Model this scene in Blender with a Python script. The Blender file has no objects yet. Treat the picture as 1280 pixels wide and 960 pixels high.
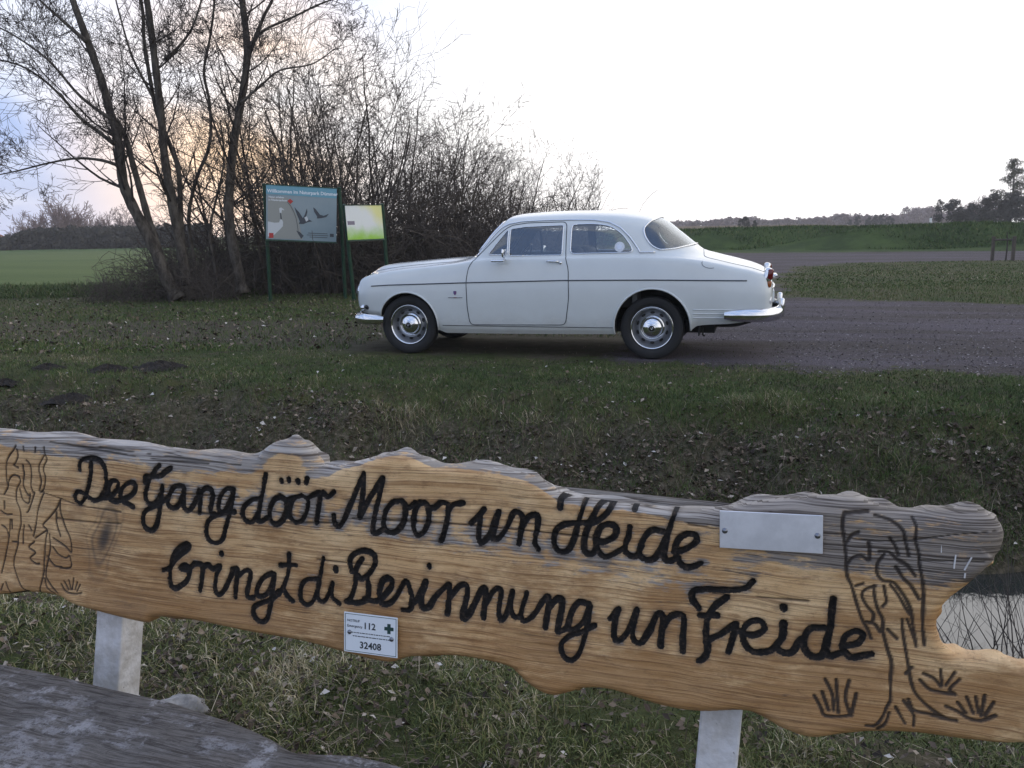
import bpy, bmesh, math, random
import numpy as np
from mathutils import Vector, Matrix
random.seed(7); RNG = np.random.default_rng(11)
SC = bpy.context.scene
COL = SC.collection
# ------------------------------------------------------------------ camera
F = 1070.0; PITCH = math.radians(10.07); ROLL = math.radians(0.95); H = 1.28
CAM = np.array([0, 0, H])
_c, _s = math.cos(ROLL), math.sin(ROLL)
RT = np.array([1, 0, 0.]); UP = np.array([0, math.sin(PITCH), math.cos(PITCH)]); FW = np.array([0, math.cos(PITCH), -math.sin(PITCH)])
cam_d = bpy.data.cameras.new('camera'); cam = bpy.data.objects.new('camera', cam_d); COL.objects.link(cam)
xr = _c*RT - _s*UP; yu = _s*RT + _c*UP
# image right (a=1,b=0) -> level (c,-s); image up (0,1) -> level (s,c)
xr = Vector(_c*RT - _s*UP*1.0); yu = Vector(_s*RT + _c*UP); zb = -Vector(FW)
cam.matrix_world = Matrix(((xr.x, yu.x, zb.x, 0), (xr.y, yu.y, zb.y, 0), (xr.z, yu.z, zb.z, H), (0, 0, 0, 1)))
cam_d.sensor_width = 36; cam_d.lens = 36*F/1280; cam_d.clip_start = 0.05; cam_d.clip_end = 9000
SC.camera = cam
def ray(px, py):
    a = (px-640)/F; b = -(py-480)/F
    x = a*_c+b*_s; y = -a*_s+b*_c
    return RT*x + UP*y + FW
def on_plane(px, py, p0, n):
    d = ray(px, py); n = np.array(n, float)
    return CAM + d*(np.dot(np.array(p0, float)-CAM, n)/np.dot(d, n))
def at(px, py, Y): d = ray(px, py); return CAM + d*(Y/d[1])
def gnd(px, py, z=0.): return on_plane(px, py, (0, 0, z), (0, 0, 1))
# ------------------------------------------------------------------ world and sun
SUN_AZ = math.radians(-17.5); SUN_EL = math.radians(7)
w = bpy.data.worlds.new("World"); SC.world = w; w.use_nodes = True
def N(nt, t, loc=None, **kw):
    n = nt.nodes.new(t)
    for k, v in kw.items(): setattr(n, k, v)
    return n
def L(nt, a, b): nt.links.new(a, b)
nt = w.node_tree; nt.nodes.clear()
out = N(nt, 'ShaderNodeOutputWorld')
# daylight
sky = N(nt, 'ShaderNodeTexSky', sky_type='NISHITA', sun_disc=False, sun_elevation=SUN_EL, sun_rotation=SUN_AZ)
bgs = N(nt, 'ShaderNodeBackground'); bgs.inputs[1].default_value = 0.05; L(nt, sky.outputs[0], bgs.inputs[0])
tc = N(nt, 'ShaderNodeTexCoord')
def dirdot(vec):
    n = N(nt, 'ShaderNodeVectorMath', operation='DOT_PRODUCT'); L(nt, tc.outputs['Generated'], n.inputs[0]); n.inputs[1].default_value = vec; return n.outputs['Value']
def mrange(nt, v, a, b, c=0., d=1., smooth=True):
    n = N(nt, 'ShaderNodeMapRange'); n.interpolation_type = 'SMOOTHSTEP' if smooth else 'LINEAR'
    L(nt, v, n.inputs[0])
    for i, q in enumerate((a, b, c, d)): n.inputs[i+1].default_value = q
    return n.outputs[0]
def mathn(nt, op, a, b=None):
    n = N(nt, 'ShaderNodeMath', operation=op)
    for i, q in enumerate((a, b)):
        if q is None: continue
        if isinstance(q, (int, float)): n.inputs[i].default_value = q
        else: L(nt, q, n.inputs[i])
    return n.outputs[0]
def mixc(nt, f, a, b, blend='MIX'):
    n = N(nt, 'ShaderNodeMix', data_type='RGBA', blend_type=blend)
    for k, q in ((0, f), (6, a), (7, b)):
        if isinstance(q, (int, float)): n.inputs[k].default_value = q
        elif isinstance(q, tuple): n.inputs[k].default_value = (*q, 1) if len(q) == 3 else q
        else: L(nt, q, n.inputs[k])
    return n.outputs[2]
sund = (math.sin(SUN_AZ)*math.cos(SUN_EL), math.cos(SUN_AZ)*math.cos(SUN_EL), math.sin(SUN_EL))
mp = N(nt, 'ShaderNodeMapping'); mp.inputs['Scale'].default_value = (1.0, 1.0, 2.6); L(nt, tc.outputs['Generated'], mp.inputs[0])
nz = N(nt, 'ShaderNodeTexNoise'); nz.inputs['Scale'].default_value = 3.2; nz.inputs['Detail'].default_value = 5; nz.inputs['Roughness'].default_value = .5; L(nt, mp.outputs[0], nz.inputs['Vector'])
back = mrange(nt, dirdot((-0.66, -0.52, .54)), -0.42, 0.70)      # bluer away from the glow and overhead
left = mrange(nt, dirdot((-0.76, -0.05, .65)), -.02, .50)       # pale blue opening in the cloud on the left
cl = mrange(nt, nz.outputs['Fac'], .40, .62)
bl = mathn(nt, 'MULTIPLY', mathn(nt, 'ADD', mathn(nt, 'MULTIPLY', cl, .75), .50), back)
base = mixc(nt, bl, (1.32, 1.30, 1.30), (.70, .76, .88))
base = mixc(nt, mathn(nt, 'MULTIPLY', mathn(nt, 'ADD', mathn(nt, 'MULTIPLY', cl, .7), .45), left), base, (.36, .51, .86))
glow = mathn(nt, 'POWER', mrange(nt, dirdot(sund), .980, 1.0, smooth=False), 1.5)
streak = mathn(nt, 'MULTIPLY', glow, mrange(nt, nz.outputs['Fac'], .35, .6))
base = mixc(nt, mathn(nt, 'MULTIPLY', streak, .9), base, (1.45, .98, .58))
bgc = N(nt, 'ShaderNodeBackground'); L(nt, base, bgc.inputs[0]); bgc.inputs[1].default_value = 1.0
mx = N(nt, 'ShaderNodeMixShader'); mx.inputs[0].default_value = .93
L(nt, bgs.outputs[0], mx.inputs[1]); L(nt, bgc.outputs[0], mx.inputs[2]); L(nt, mx.outputs[0], out.inputs[0])
sl = bpy.data.lights.new('sun', 'SUN'); sl.energy = .8; sl.angle = math.radians(12); sl.color = (1, .82, .62)
so = bpy.data.objects.new('sun', sl); COL.objects.link(so)
so.rotation_euler = (-Vector(sund)).to_track_quat('-Z', 'Y').to_euler()
so.location = (-6, 20, 12)
SC.view_settings.view_transform = 'Standard'; SC.view_settings.look = 'None'; SC.view_settings.exposure = 0.30; SC.view_settings.gamma = 1; SC.view_settings.use_curve_mapping = False
SC.cycles.max_bounces = 7; SC.cycles.transparent_max_bounces = 16
# ------------------------------------------------------------------ helpers
def link(o, parent=None):
    COL.objects.link(o)
    if parent is not None: o.parent = parent
    return o
def mesh_np(name, V, Fc, mat, parent=None, smooth=False, attrs=None):
    """V (n,3) array, Fc (m,k) int array with k=3 or 4"""
    V = np.asarray(V, np.float32); Fc = np.asarray(Fc, np.int32)
    me = bpy.data.meshes.new(name); k = Fc.shape[1]
    me.vertices.add(len(V)); me.vertices.foreach_set('co', V.ravel())
    me.loops.add(Fc.size); me.loops.foreach_set('vertex_index', Fc.ravel())
    me.polygons.add(len(Fc)); me.polygons.foreach_set('loop_start', np.arange(0, Fc.size, k, dtype=np.int32))
    me.polygons.foreach_set('loop_total', np.full(len(Fc), k, np.int32))
    if smooth: me.polygons.foreach_set('use_smooth', np.ones(len(Fc), bool))
    if attrs:
        for an, av in attrs.items():
            a = me.attributes.new(an, 'FLOAT', 'POINT'); a.data.foreach_set('value', np.asarray(av, np.float32))
    me.update(calc_edges=True)
    me.materials.append(mat)
    return link(bpy.data.objects.new(name, me), parent)
def submesh(name, V, Fc, mat, parent=None, smooth=False, attrs=None):
    used = np.unique(Fc); mp_ = np.full(len(V), -1, np.int64); mp_[used] = np.arange(len(used))
    return mesh_np(name, V[used], mp_[Fc], mat, parent, smooth, {k: a[used] for k, a in attrs.items()} if attrs else None)
def mesh_py(name, vs, fs, mat, parent=None, smooth=False, sharp=None):
    me = bpy.data.meshes.new(name); me.from_pydata([tuple(v) for v in vs], [], fs); me.update()
    bm = bmesh.new(); bm.from_mesh(me); bmesh.ops.recalc_face_normals(bm, faces=bm.faces); bm.to_mesh(me); bm.free()
    if smooth:
        me.polygons.foreach_set('use_smooth', [True]*len(me.polygons))
        if sharp: me.set_sharp_from_angle(angle=math.radians(sharp))
    me.materials.append(mat)
    return link(bpy.data.objects.new(name, me), parent)
class MB:
    def __init__(s): s.v = []; s.f = []
    def add(s, vs, fs):
        o = len(s.v); s.v += [tuple(v) for v in vs]; s.f += [tuple(i+o for i in f) for f in fs]
    def box(s, c, d, M=None, bev=0.0):
        hx, hy, hz = d[0]/2, d[1]/2, d[2]/2
        if bev <= 0:
            vs = [(x, y, z) for x in (-hx, hx) for y in (-hy, hy) for z in (-hz, hz)]
            fs = [(0, 1, 3, 2), (4, 6, 7, 5), (0, 4, 5, 1), (2, 3, 7, 6), (0, 2, 6, 4), (1, 5, 7, 3)]
        else:
            bm = bmesh.new(); bmesh.ops.create_cube(bm, size=1, matrix=Matrix.Diagonal((d[0], d[1], d[2], 1)))
            bmesh.ops.bevel(bm, geom=list(bm.edges), offset=bev, segments=3, profile=.5, affect='EDGES')
            vs = [tuple(v.co) for v in bm.verts]; fs = [tuple(v.index for v in f.verts) for f in bm.faces]; bm.free()
        out = []
        for v in vs:
            p = Vector(v)
            if M is not None: p = M @ p
            out.append((p.x+c[0], p.y+c[1], p.z+c[2]))
        s.add(out, fs); return s
    def tube(s, pts, r, n=6, closed=False, caps=True):
        P = [Vector(p) for p in pts]; m = len(P)
        if m < 2: return s
        rr = r if hasattr(r, '__len__') else [r]*m
        ref = None; rings = []
        for i in range(m):
            a = P[(i-1) % m] if (closed or i > 0) else P[i]; b = P[(i+1) % m] if (closed or i < m-1) else P[i]
            t = (b-a)
            if t.length < 1e-9: t = Vector((0, 0, 1))
            t.normalize()
            if ref is None: ref = t.orthogonal().normalized()
            ref = (ref - t*ref.dot(t))
            if ref.length < 1e-6: ref = t.orthogonal()
            ref.normalize(); q = t.cross(ref)
            rings.append([P[i]+(ref*math.cos(2*math.pi*k/n)+q*math.sin(2*math.pi*k/n))*rr[i] for k in range(n)])
        vs = [v for g in rings for v in g]; fs = []
        for i in range(m if closed else m-1):
            for k in range(n):
                a = i*n+k; b = i*n+(k+1) % n; j = (i+1) % m
                fs.append((a, b, j*n+(k+1) % n, j*n+k))
        if caps and not closed: fs += [tuple(range(n))[::-1], tuple(range((m-1)*n, m*n))]
        s.add(vs, fs); return s
    def lathe(s, prof, c, axis='y', n=32, sgn=1):
        """prof = (radius, offset along axis)"""
        vs = []; fs = []
        for (r, h) in prof:
            for k in range(n):
                t = 2*math.pi*k/n; a, b = r*math.cos(t), r*math.sin(t)
                if axis == 'y': vs.append((c[0]+a, c[1]+h*sgn, c[2]+b))
                elif axis == 'x': vs.append((c[0]+h*sgn, c[1]+a, c[2]+b))
                else: vs.append((c[0]+a, c[1]+b, c[2]+h*sgn))
        for i in range(len(prof)-1):
            for k in range(n):
                fs.append((i*n+k, i*n+(k+1) % n, (i+1)*n+(k+1) % n, (i+1)*n+k))
        s.add(vs, fs); return s
    def build(s, name, mat, parent=None, smooth=False, sharp=None): return mesh_py(name, s.v, s.f, mat, parent, smooth, sharp)
def tag(o, label=None, cat=None, group=None, kind=None):
    if label: o['label'] = label
    if cat: o['category'] = cat
    if group: o['group'] = group
    if kind: o['kind'] = kind
    return o
def empty(name, loc=(0, 0, 0), rz=0):
    o = bpy.data.objects.new(name, None); o.location = loc; o.rotation_euler = (0, 0, rz); o.empty_display_size = .2; return link(o)
def copy_tree(o, parent=None):
    c = o.copy(); COL.objects.link(c)
    if parent is not None: c.parent = parent
    for ch in list(o.children): copy_tree(ch, c)
    return c
# ------------------------------------------------------------------ materials
def newmat(name):
    m = bpy.data.materials.new(name); m.use_nodes = True; nt = m.node_tree
    return m, nt, nt.nodes['Principled BSDF']
def pm(name, col, rough=.6, metal=0., spec=.5, noise=0., nscale=8., bump=0., bscale=60., coat=0., col2=None):
    m, nt, b = newmat(name)
    b.inputs['Base Color'].default_value = (*col, 1); b.inputs['Roughness'].default_value = rough; b.inputs['Metallic'].default_value = metal
    b.inputs['Specular IOR Level'].default_value = spec
    if coat: b.inputs['Coat Weight'].default_value = coat; b.inputs['Coat Roughness'].default_value = .05
    tcn = N(nt, 'ShaderNodeTexCoord')
    if noise or col2:
        n = N(nt, 'ShaderNodeTexNoise'); n.inputs['Scale'].default_value = nscale; n.inputs['Detail'].default_value = 6; n.inputs['Roughness'].default_value = .65
        L(nt, tcn.outputs['Object'], n.inputs['Vector'])
        c2 = col2 if col2 else tuple(c*(1-noise) for c in col)
        L(nt, mixc(nt, mrange(nt, n.outputs['Fac'], .35, .65), col, c2), b.inputs['Base Color'])
    if bump:
        n = N(nt, 'ShaderNodeTexNoise'); n.inputs['Scale'].default_value = bscale; n.inputs['Detail'].default_value = 5
        L(nt, tcn.outputs['Object'], n.inputs['Vector'])
        bu = N(nt, 'ShaderNodeBump'); bu.inputs['Strength'].default_value = bump; bu.inputs['Distance'].default_value = .01
        L(nt, n.outputs['Fac'], bu.inputs['Height']); L(nt, bu.outputs[0], b.inputs['Normal'])
    return m
def tintmat(name, stops, rough=.8, trans=0.0, spec=.3):
    """colour ramp over the per-vertex 'tint' attribute"""
    m, nt, b = newmat(name); a = N(nt, 'ShaderNodeAttribute', attribute_name='tint'); r = N(nt, 'ShaderNodeValToRGB')
    while len(r.color_ramp.elements) < len(stops): r.color_ramp.elements.new(.5)
    for e, (p, c) in zip(r.color_ramp.elements, stops): e.position = p; e.color = (*c, 1)
    L(nt, a.outputs['Fac'], r.inputs[0]); L(nt, r.outputs[0], b.inputs['Base Color'])
    b.inputs['Roughness'].default_value = rough; b.inputs['Specular IOR Level'].default_value = spec
    return m
M = {}
M['paint'] = pm('white_car_paint', (.66, .69, .69), .22, coat=.6, noise=.04, nscale=2.5)
M['chrome'] = pm('chrome', (.75, .76, .78), .09, metal=1.)
M['rubber'] = pm('rubber', (.012, .012, .013), .75, bump=.2, bscale=90)
M['seam'] = pm('dark_seam', (.035, .04, .045), .6)
M['black'] = pm('black_underside', (.01, .01, .01), .8)
M['interior'] = pm('interior_lining', (.15, .155, .165), .85, noise=.3)
M['seat'] = pm('seat_cloth', (.045, .042, .045), .8)
M['silver'] = pm('silver_wheel', (.26, .27, .29), .4, metal=.7)
M['red'] = pm('red_lens', (.13, .008, .006), .12, coat=.5)
M['amber'] = pm('amber_lens', (.30, .09, .02), .15, coat=.5)
M['blackemb'] = pm('black_emblem', (.01, .01, .012), .3)
M['lens'] = pm('clear_lens', (.7, .72, .75), .05, metal=.4)
M['strip'] = pm('body_strip', (.045, .055, .07), .4)
M['sticker'] = pm('sticker', (.62, .66, .72), .5)
M['greenpost'] = pm('green_painted_steel', (.018, .062, .035), .45, noise=.3, nscale=12)
M['whitepost'] = pm('white_painted_post', (.66, .65, .67), .6, nscale=22, bump=.5, bscale=45, col2=(.50, .48, .47))
M['plate'] = pm('brushed_plate', (.80, .80, .84), .30, metal=.6, noise=.16, nscale=14)
M['signwhite'] = pm('sign_white', (.72, .76, .80), .45)
M['signink'] = pm('sign_ink', (.03, .035, .04), .6)
M['signgreen'] = pm('sign_green', (.012, .045, .04), .6)
M['screw'] = pm('steel_screw', (.22, .23, .26), .3, metal=1.)
M['stone'] = pm('pale_stone', (.30, .29, .28), .85, noise=.5, nscale=25, bump=.6, bscale=40)
M['soil'] = pm('dark_soil', (.008, .006, .005), .95, col2=(.030, .022, .016), nscale=45, bump=1., bscale=50)
M['guard'] = pm('weathered_stake', (.09, .075, .06), .9, noise=.3)
M['whitething'] = pm('white_marker', (.75, .75, .75), .6)
M['roofred'] = pm('roof_tiles', (.30, .11, .055), .8, noise=.3)
M['brick'] = pm('pale_wall', (.35, .27, .2), .8)
def stained(m, amount, scale, col, lo=.62, hi=.68):
    nt = m.node_tree; b = nt.nodes['Principled BSDF']; src = b.inputs['Base Color'].links[0].from_socket if b.inputs['Base Color'].links else tuple(b.inputs['Base Color'].default_value)[:3]
    tcn = N(nt, 'ShaderNodeTexCoord'); n = N(nt, 'ShaderNodeTexNoise'); n.inputs['Scale'].default_value = scale; n.inputs['Detail'].default_value = 8; n.inputs['Roughness'].default_value = .75; L(nt, tcn.outputs['Object'], n.inputs['Vector'])
    L(nt, mixc(nt, mathn(nt, 'MULTIPLY', mrange(nt, n.outputs['Fac'], lo, hi), amount), src, col), b.inputs['Base Color'])
stained(M['whitepost'], .85, 30, (.10, .09, .08))
# road dust low on the paintwork
def dusty(m):
    nt = m.node_tree; b = nt.nodes['Principled BSDF']; src = b.inputs['Base Color'].links[0].from_socket; tcn = N(nt, 'ShaderNodeTexCoord'); sp = N(nt, 'ShaderNodeSeparateXYZ'); L(nt, tcn.outputs['Object'], sp.inputs[0])
    n = N(nt, 'ShaderNodeTexNoise'); n.inputs['Scale'].default_value = 7; n.inputs['Detail'].default_value = 6; L(nt, tcn.outputs['Object'], n.inputs['Vector'])
    f = mathn(nt, 'MULTIPLY', mrange(nt, mathn(nt, 'ADD', sp.outputs[2], mathn(nt, 'MULTIPLY', n.outputs['Fac'], .25)), .62, .32), .38)
    L(nt, mixc(nt, f, src, (.36, .32, .27)), b.inputs['Base Color']); L(nt, mathn(nt, 'ADD', mathn(nt, 'MULTIPLY', f, .6), .2), b.inputs['Roughness'])
dusty(M['paint'])
def bark(name, c1, c2, sc=9):
    m, nt, b = newmat(name); tcn = N(nt, 'ShaderNodeTexCoord')
    mp = N(nt, 'ShaderNodeMapping'); mp.inputs['Scale'].default_value = (1, 1, .35); L(nt, tcn.outputs['Object'], mp.inputs[0])
    n = N(nt, 'ShaderNodeTexNoise'); n.inputs['Scale'].default_value = sc; n.inputs['Detail'].default_value = 6; n.inputs['Roughness'].default_value = .7; L(nt, mp.outputs[0], n.inputs['Vector'])
    L(nt, mixc(nt, mrange(nt, n.outputs['Fac'], .38, .62), c1, c2), b.inputs['Base Color'])
    b.inputs['Roughness'].default_value = .9; b.inputs['Specular IOR Level'].default_value = .2
    bu = N(nt, 'ShaderNodeBump'); bu.inputs['Strength'].default_value = .8; bu.inputs['Distance'].default_value = .02; L(nt, n.outputs['Fac'], bu.inputs['Height']); L(nt, bu.outputs[0], b.inputs['Normal'])
    return m
M['bark'] = bark('alder_bark', (.045, .038, .033), (.12, .105, .088))
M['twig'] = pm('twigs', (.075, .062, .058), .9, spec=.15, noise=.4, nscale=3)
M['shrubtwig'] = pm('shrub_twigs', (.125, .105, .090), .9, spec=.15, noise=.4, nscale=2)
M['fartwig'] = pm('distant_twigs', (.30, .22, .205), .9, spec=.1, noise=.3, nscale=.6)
M['fardark'] = pm('distant_evergreen', (.075, .070, .058), .9, spec=.1, noise=.4, nscale=.8)
M['farpine'] = pm('pine_needles', (.075, .078, .040), .9, spec=.1, noise=.4, nscale=2)
# ------------------------------------------------------------------ directions of the place: u runs along the bench, ditch and track, v away
TH = math.radians(17.5)
EU = np.array([math.cos(TH), -math.sin(TH), 0]); EV = np.array([math.sin(TH), math.cos(TH), 0])
def uv(x, y): return x*math.cos(TH)-y*math.sin(TH), x*math.sin(TH)+y*math.cos(TH)
def xy(u, v): return u*math.cos(TH)+v*math.sin(TH), -u*math.sin(TH)+v*math.cos(TH)
def sst(x, a, b):
    t = np.clip((x-a)/(b-a), 0, 1); return t*t*(3-2*t)
_nr = np.random.default_rng(5)
_W = [(_nr.normal(size=(14, 2)), _nr.uniform(0, 6.28, 14)) for _ in range(6)]
def wob(x, y, f, k=0):
    D, p = _W[k]; s = 0
    for i in range(14): s = s + np.sin((x*D[i, 0]+y*D[i, 1])*f+p[i])
    return s/3.7
CAR_O = np.array([-.89536, 9.90877]); CAR_YAW = math.radians(16)
WATER_Z = -.56
def terrain(x, y):
    u, v = uv(x, y)
    e = .10*np.sin(u*1.3+1)+.06*np.sin(u*3.1)+.04*np.sin(u*7.3)
    vv = v+e*sst(v, 1.8, 2.6)*(1-sst(v, 6.5, 8))
    z = np.interp(vv, [2.1, 2.9, 3.75, 4.0, 4.85, 5.0, 5.25, 5.75, 6.3], [0, -.19, -.66, -.80, -.78, -.47, -.36, -.14, 0])
    # lumps
    near = sst(v, 5.0, 5.4)*(1-sst(v, 6.0, 7.0))
    z = z + near*(.035*wob(x, y, 5.5, 0)+.02*wob(x, y, 13, 1))
    z = z + (1-near)*(.008*wob(x, y, 4, 2))*(1-sst(v, 6.8, 8.0)) + .012*wob(x, y, 1.2, 3)*sst(v, 13, 20)
    # raised green field beyond the track, right
    t = y-(54.3-.735*(x-11.2))
    z = z + 1.20*sst(t, 0, 3.2)*sst(x, -6, 4) + .05*wob(x, y, .5, 4)*sst(t, 1, 4)*sst(x, -6, 4)
    return z
def poly_sd(x, y, poly):
    """signed distance (positive inside)"""
    P = np.array(poly)[:, :2]; d = np.full(x.shape, 1e9); ins = np.zeros(x.shape, bool); n = len(P)
    for i in range(n):
        ax, ay = P[i]; bx, by = P[(i+1) % n]
        ex, ey = bx-ax, by-ay; t = np.clip(((x-ax)*ex+(y-ay)*ey)/(ex*ex+ey*ey+1e-12), 0, 1)
        d = np.minimum(d, np.hypot(x-ax-t*ex, y-ay-t*ey))
        c = (ay > y) != (by > y)
        with np.errstate(divide='ignore', invalid='ignore'):
            ins ^= c & (x < (bx-ax)*(y-ay)/(by-ay+1e-15)+ax)
    return np.where(ins, d, -d)
GP = [gnd(*p) for p in [(790, 449), (870, 453), (1000, 459), (1280, 471), (1600, 492), (1600, 392), (1280, 381), (1100, 375), (985, 371), (972, 350), (990, 334), (1060, 329), (1280, 325), (1500, 320), (1500, 309), (1280, 313.5), (1100, 315), (900, 317), (870, 330), (860, 370), (760, 400)]]
DP = [gnd(*p) for p in [(-200, 402), (100, 400), (450, 399), (600, 392), (850, 395), (900, 452), (700, 449), (520, 443), (300, 434), (0, 428), (-200, 430)]]
def masks(x, y):
    u, v = uv(x, y)
    g = poly_sd(x, y, GP); d = poly_sd(x, y, DP)
    g = np.clip(.5+(g+.25*wob(x, y, 1.1, 5)+.12*wob(x, y, 4, 0))/(.7+.03*y), 0, 1)
    # the track carries on under the car toward the right
    dirt = np.clip(.5+d/1.1, 0, 1)
    leaf = np.clip(np.exp(-((v-5.35)/.72)**2)*1.15, 0, 1)*(1-sst(x, 1.6, 4.5)*.35)
    field = sst(v, 17.5, 19)*(1-sst(x, -6.5, -4.5))
    return g, dirt, leaf, field
# ---- ground sheet: polar grid round the camera
def build_ground():
    azf = np.radians(np.linspace(-42, 42, 440)); azb = np.radians(np.linspace(42, 318, 70))[1:-1]
    az = np.concatenate([azf, azb]); na = len(az)
    r = np.concatenate([[.25], np.linspace(.5, 2.0, 24), 2.0*1.0125**np.arange(1, 190)]); r = np.concatenate([r, np.geomspace(r[-1]*1.02, 6000, 110)])
    R, A = np.meshgrid(r, az, indexing='ij')
    X = R*np.sin(A); Y = R*np.cos(A); Z = terrain(X, Y)
    nr = len(r); V = np.stack([X.ravel(), Y.ravel(), Z.ravel()], 1)
    i = np.arange(nr-1)[:, None]; j = np.arange(na)[None, :]; j2 = (j+1) % na
    Fq = np.stack([(i*na+j), (i*na+j2), ((i+1)*na+j2), ((i+1)*na+j)], -1).reshape(-1, 4)[:, ::-1]
    g, d, lf, fl = masks(V[:, 0], V[:, 1])
    attrs = {'gravel': g, 'dirt': d, 'leaf': lf, 'field': fl}
    c = V[Fq].mean(1); cx, cy = c[:, 0], c[:, 1]
    gm = g[Fq].mean(1) > .5; fm = (fl[Fq].mean(1) > .5) & ~gm
    t = cy-(54.3-.735*(cx-11.2)); em = (t > 0) & (cx > -1) & ~gm & ~fm
    uu, vv = uv(cx, cy); bk = (vv > 2.3) & (vv < 5.9) & ~gm & ~fm & ~em & (np.abs(uu) < 60)
    rest = ~(gm | fm | em | bk)
    # centre cap
    for nm, mk in (('ground', rest), ('gravel_lot', gm), ('field', fm), ('embankment', em), ('ditch_bank', bk)):
        tag(submesh(nm, V, Fq[mk], M['ground'], None, True, attrs), kind='structure')
m, nt, b = newmat('ground_cover'); M['ground'] = m
geo = N(nt, 'ShaderNodeNewGeometry')
def noi(nt, scale, det=5, rough=.6, vec=None, dist=0.):
    n = N(nt, 'ShaderNodeTexNoise'); n.inputs['Scale'].default_value = scale; n.inputs['Detail'].default_value = det; n.inputs['Roughness'].default_value = rough; n.inputs['Distortion'].default_value = dist
    L(nt, vec if vec is not None else geo.outputs['Position'], n.inputs['Vector']); return n.outputs['Fac']
def attr(nt, nm): return N(nt, 'ShaderNodeAttribute', attribute_name=nm).outputs['Fac']
n1 = noi(nt, .55, 6, .65); n2 = noi(nt, 6, 6, .7); n3 = noi(nt, 45, 4, .7); n4 = noi(nt, 1.6, 5, .7, dist=.4)
grass = mixc(nt, mrange(nt, n1, .4, .6), (.050, .066, .021), (.082, .080, .034))
grass = mixc(nt, mrange(nt, n4, .45, .68), grass, (.085, .068, .045))
grass = mixc(nt, mathn(nt, 'MULTIPLY', mrange(nt, n2, .45, .7), .7), grass, (.022, .026, .012))
grass = mixc(nt, mathn(nt, 'MULTIPLY', mrange(nt, n3, .60, .75), .5), grass, (.14, .13, .10))
def uvp(sc):
    a = N(nt, 'ShaderNodeMapping'); a.inputs['Rotation'].default_value = (0, 0, TH); L(nt, geo.outputs['Position'], a.inputs[0]); b_ = N(nt, 'ShaderNodeMapping'); b_.inputs['Scale'].default_value = sc; L(nt, a.outputs[0], b_.inputs[0]); return b_.outputs[0]
fieldc = mixc(nt, mrange(nt, noi(nt, 1, 5, .65, uvp((.02, .16, 1))), .4, .6), (.080, .120, .032), (.058, .098, .024))
pos = geo.outputs['Position']
sep = N(nt, 'ShaderNodeSeparateXYZ'); L(nt, pos, sep.inputs[0])
green = mixc(nt, mrange(nt, noi(nt, .35, 6, .7), .38, .62), (.030, .052, .015), (.058, .090, .024))
farm = mathn(nt, 'MULTIPLY', mrange(nt, sep.outputs[1], 30, 46), mrange(nt, sep.outputs[0], 2, 8))
grass = mixc(nt, farm, grass, green)
colr = mixc(nt, attr(nt, 'field'), grass, fieldc)
leafc = mixc(nt, mrange(nt, noi(nt, 22, 6, .8), .42, .66), (.050, .046, .026), (.15, .125, .09))
colr = mixc(nt, mrange(nt, mathn(nt, 'ADD', attr(nt, 'leaf'), mathn(nt, 'MULTIPLY', mathn(nt, 'SUBTRACT', n2, .5), 1.4)), .3, .7), colr, leafc)
dirtc = mixc(nt, mrange(nt, n2, .35, .65), (.062, .052, .036), (.10, .084, .062))
colr = mixc(nt, mathn(nt, 'MULTIPLY', mrange(nt, mathn(nt, 'ADD', attr(nt, 'dirt'), mathn(nt, 'MULTIPLY', mathn(nt, 'SUBTRACT', n4, .5), 2.2)), .35, .8), .85), colr, dirtc)
grav = mixc(nt, mrange(nt, noi(nt, 60, 3, .8), .35, .7), (.055, .047, .055), (.165, .142, .160))
grav = mixc(nt, mathn(nt, 'MULTIPLY', mrange(nt, noi(nt, 1, 6, .7, uvp((.14, .95, 1))), .42, .58), .75), grav, (.060, .050, .044))
gn = mathn(nt, 'ADD', mathn(nt, 'MULTIPLY', mathn(nt, 'SUBTRACT', n2, .5), 1.2), mathn(nt, 'MULTIPLY', mathn(nt, 'SUBTRACT', n4, .5), 1.2))
colr = mixc(nt, mrange(nt, mathn(nt, 'ADD', attr(nt, 'gravel'), gn), .34, .66), colr, grav)
L(nt, colr, b.inputs['Base Color']); b.inputs['Roughness'].default_value = .95; b.inputs['Specular IOR Level'].default_value = .12
bu = N(nt, 'ShaderNodeBump'); bu.inputs['Strength'].default_value = 1.; bu.inputs['Distance'].default_value = .03
L(nt, mathn(nt, 'ADD', n2, mathn(nt, 'MULTIPLY', n3, .5)), bu.inputs['Height']); L(nt, bu.outputs[0], b.inputs['Normal'])
build_ground()
# ---- water in the ditch
m, nt, b = newmat('ditch_water'); M['water'] = m
b.inputs['Base Color'].default_value = (.03, .032, .03, 1); b.inputs['Roughness'].default_value = .03; b.inputs['IOR'].default_value = 2.0
tcn = N(nt, 'ShaderNodeTexCoord'); n = N(nt, 'ShaderNodeTexNoise'); n.inputs['Scale'].default_value = 9; L(nt, tcn.outputs['Object'], n.inputs['Vector'])
bu = N(nt, 'ShaderNodeBump'); bu.inputs['Strength'].default_value = .05; bu.inputs['Distance'].default_value = .02; L(nt, n.outputs['Fac'], bu.inputs['Height']); L(nt, bu.outputs[0], b.inputs['Normal'])
P = [xy(-58, 2.7), xy(58, 2.7), xy(58, 5.4), xy(-58, 5.4)]
tag(mesh_py('ditch_water', [(p[0], p[1], WATER_Z) for p in P], [(0, 1, 2, 3)], M['water']), kind='structure')
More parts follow.
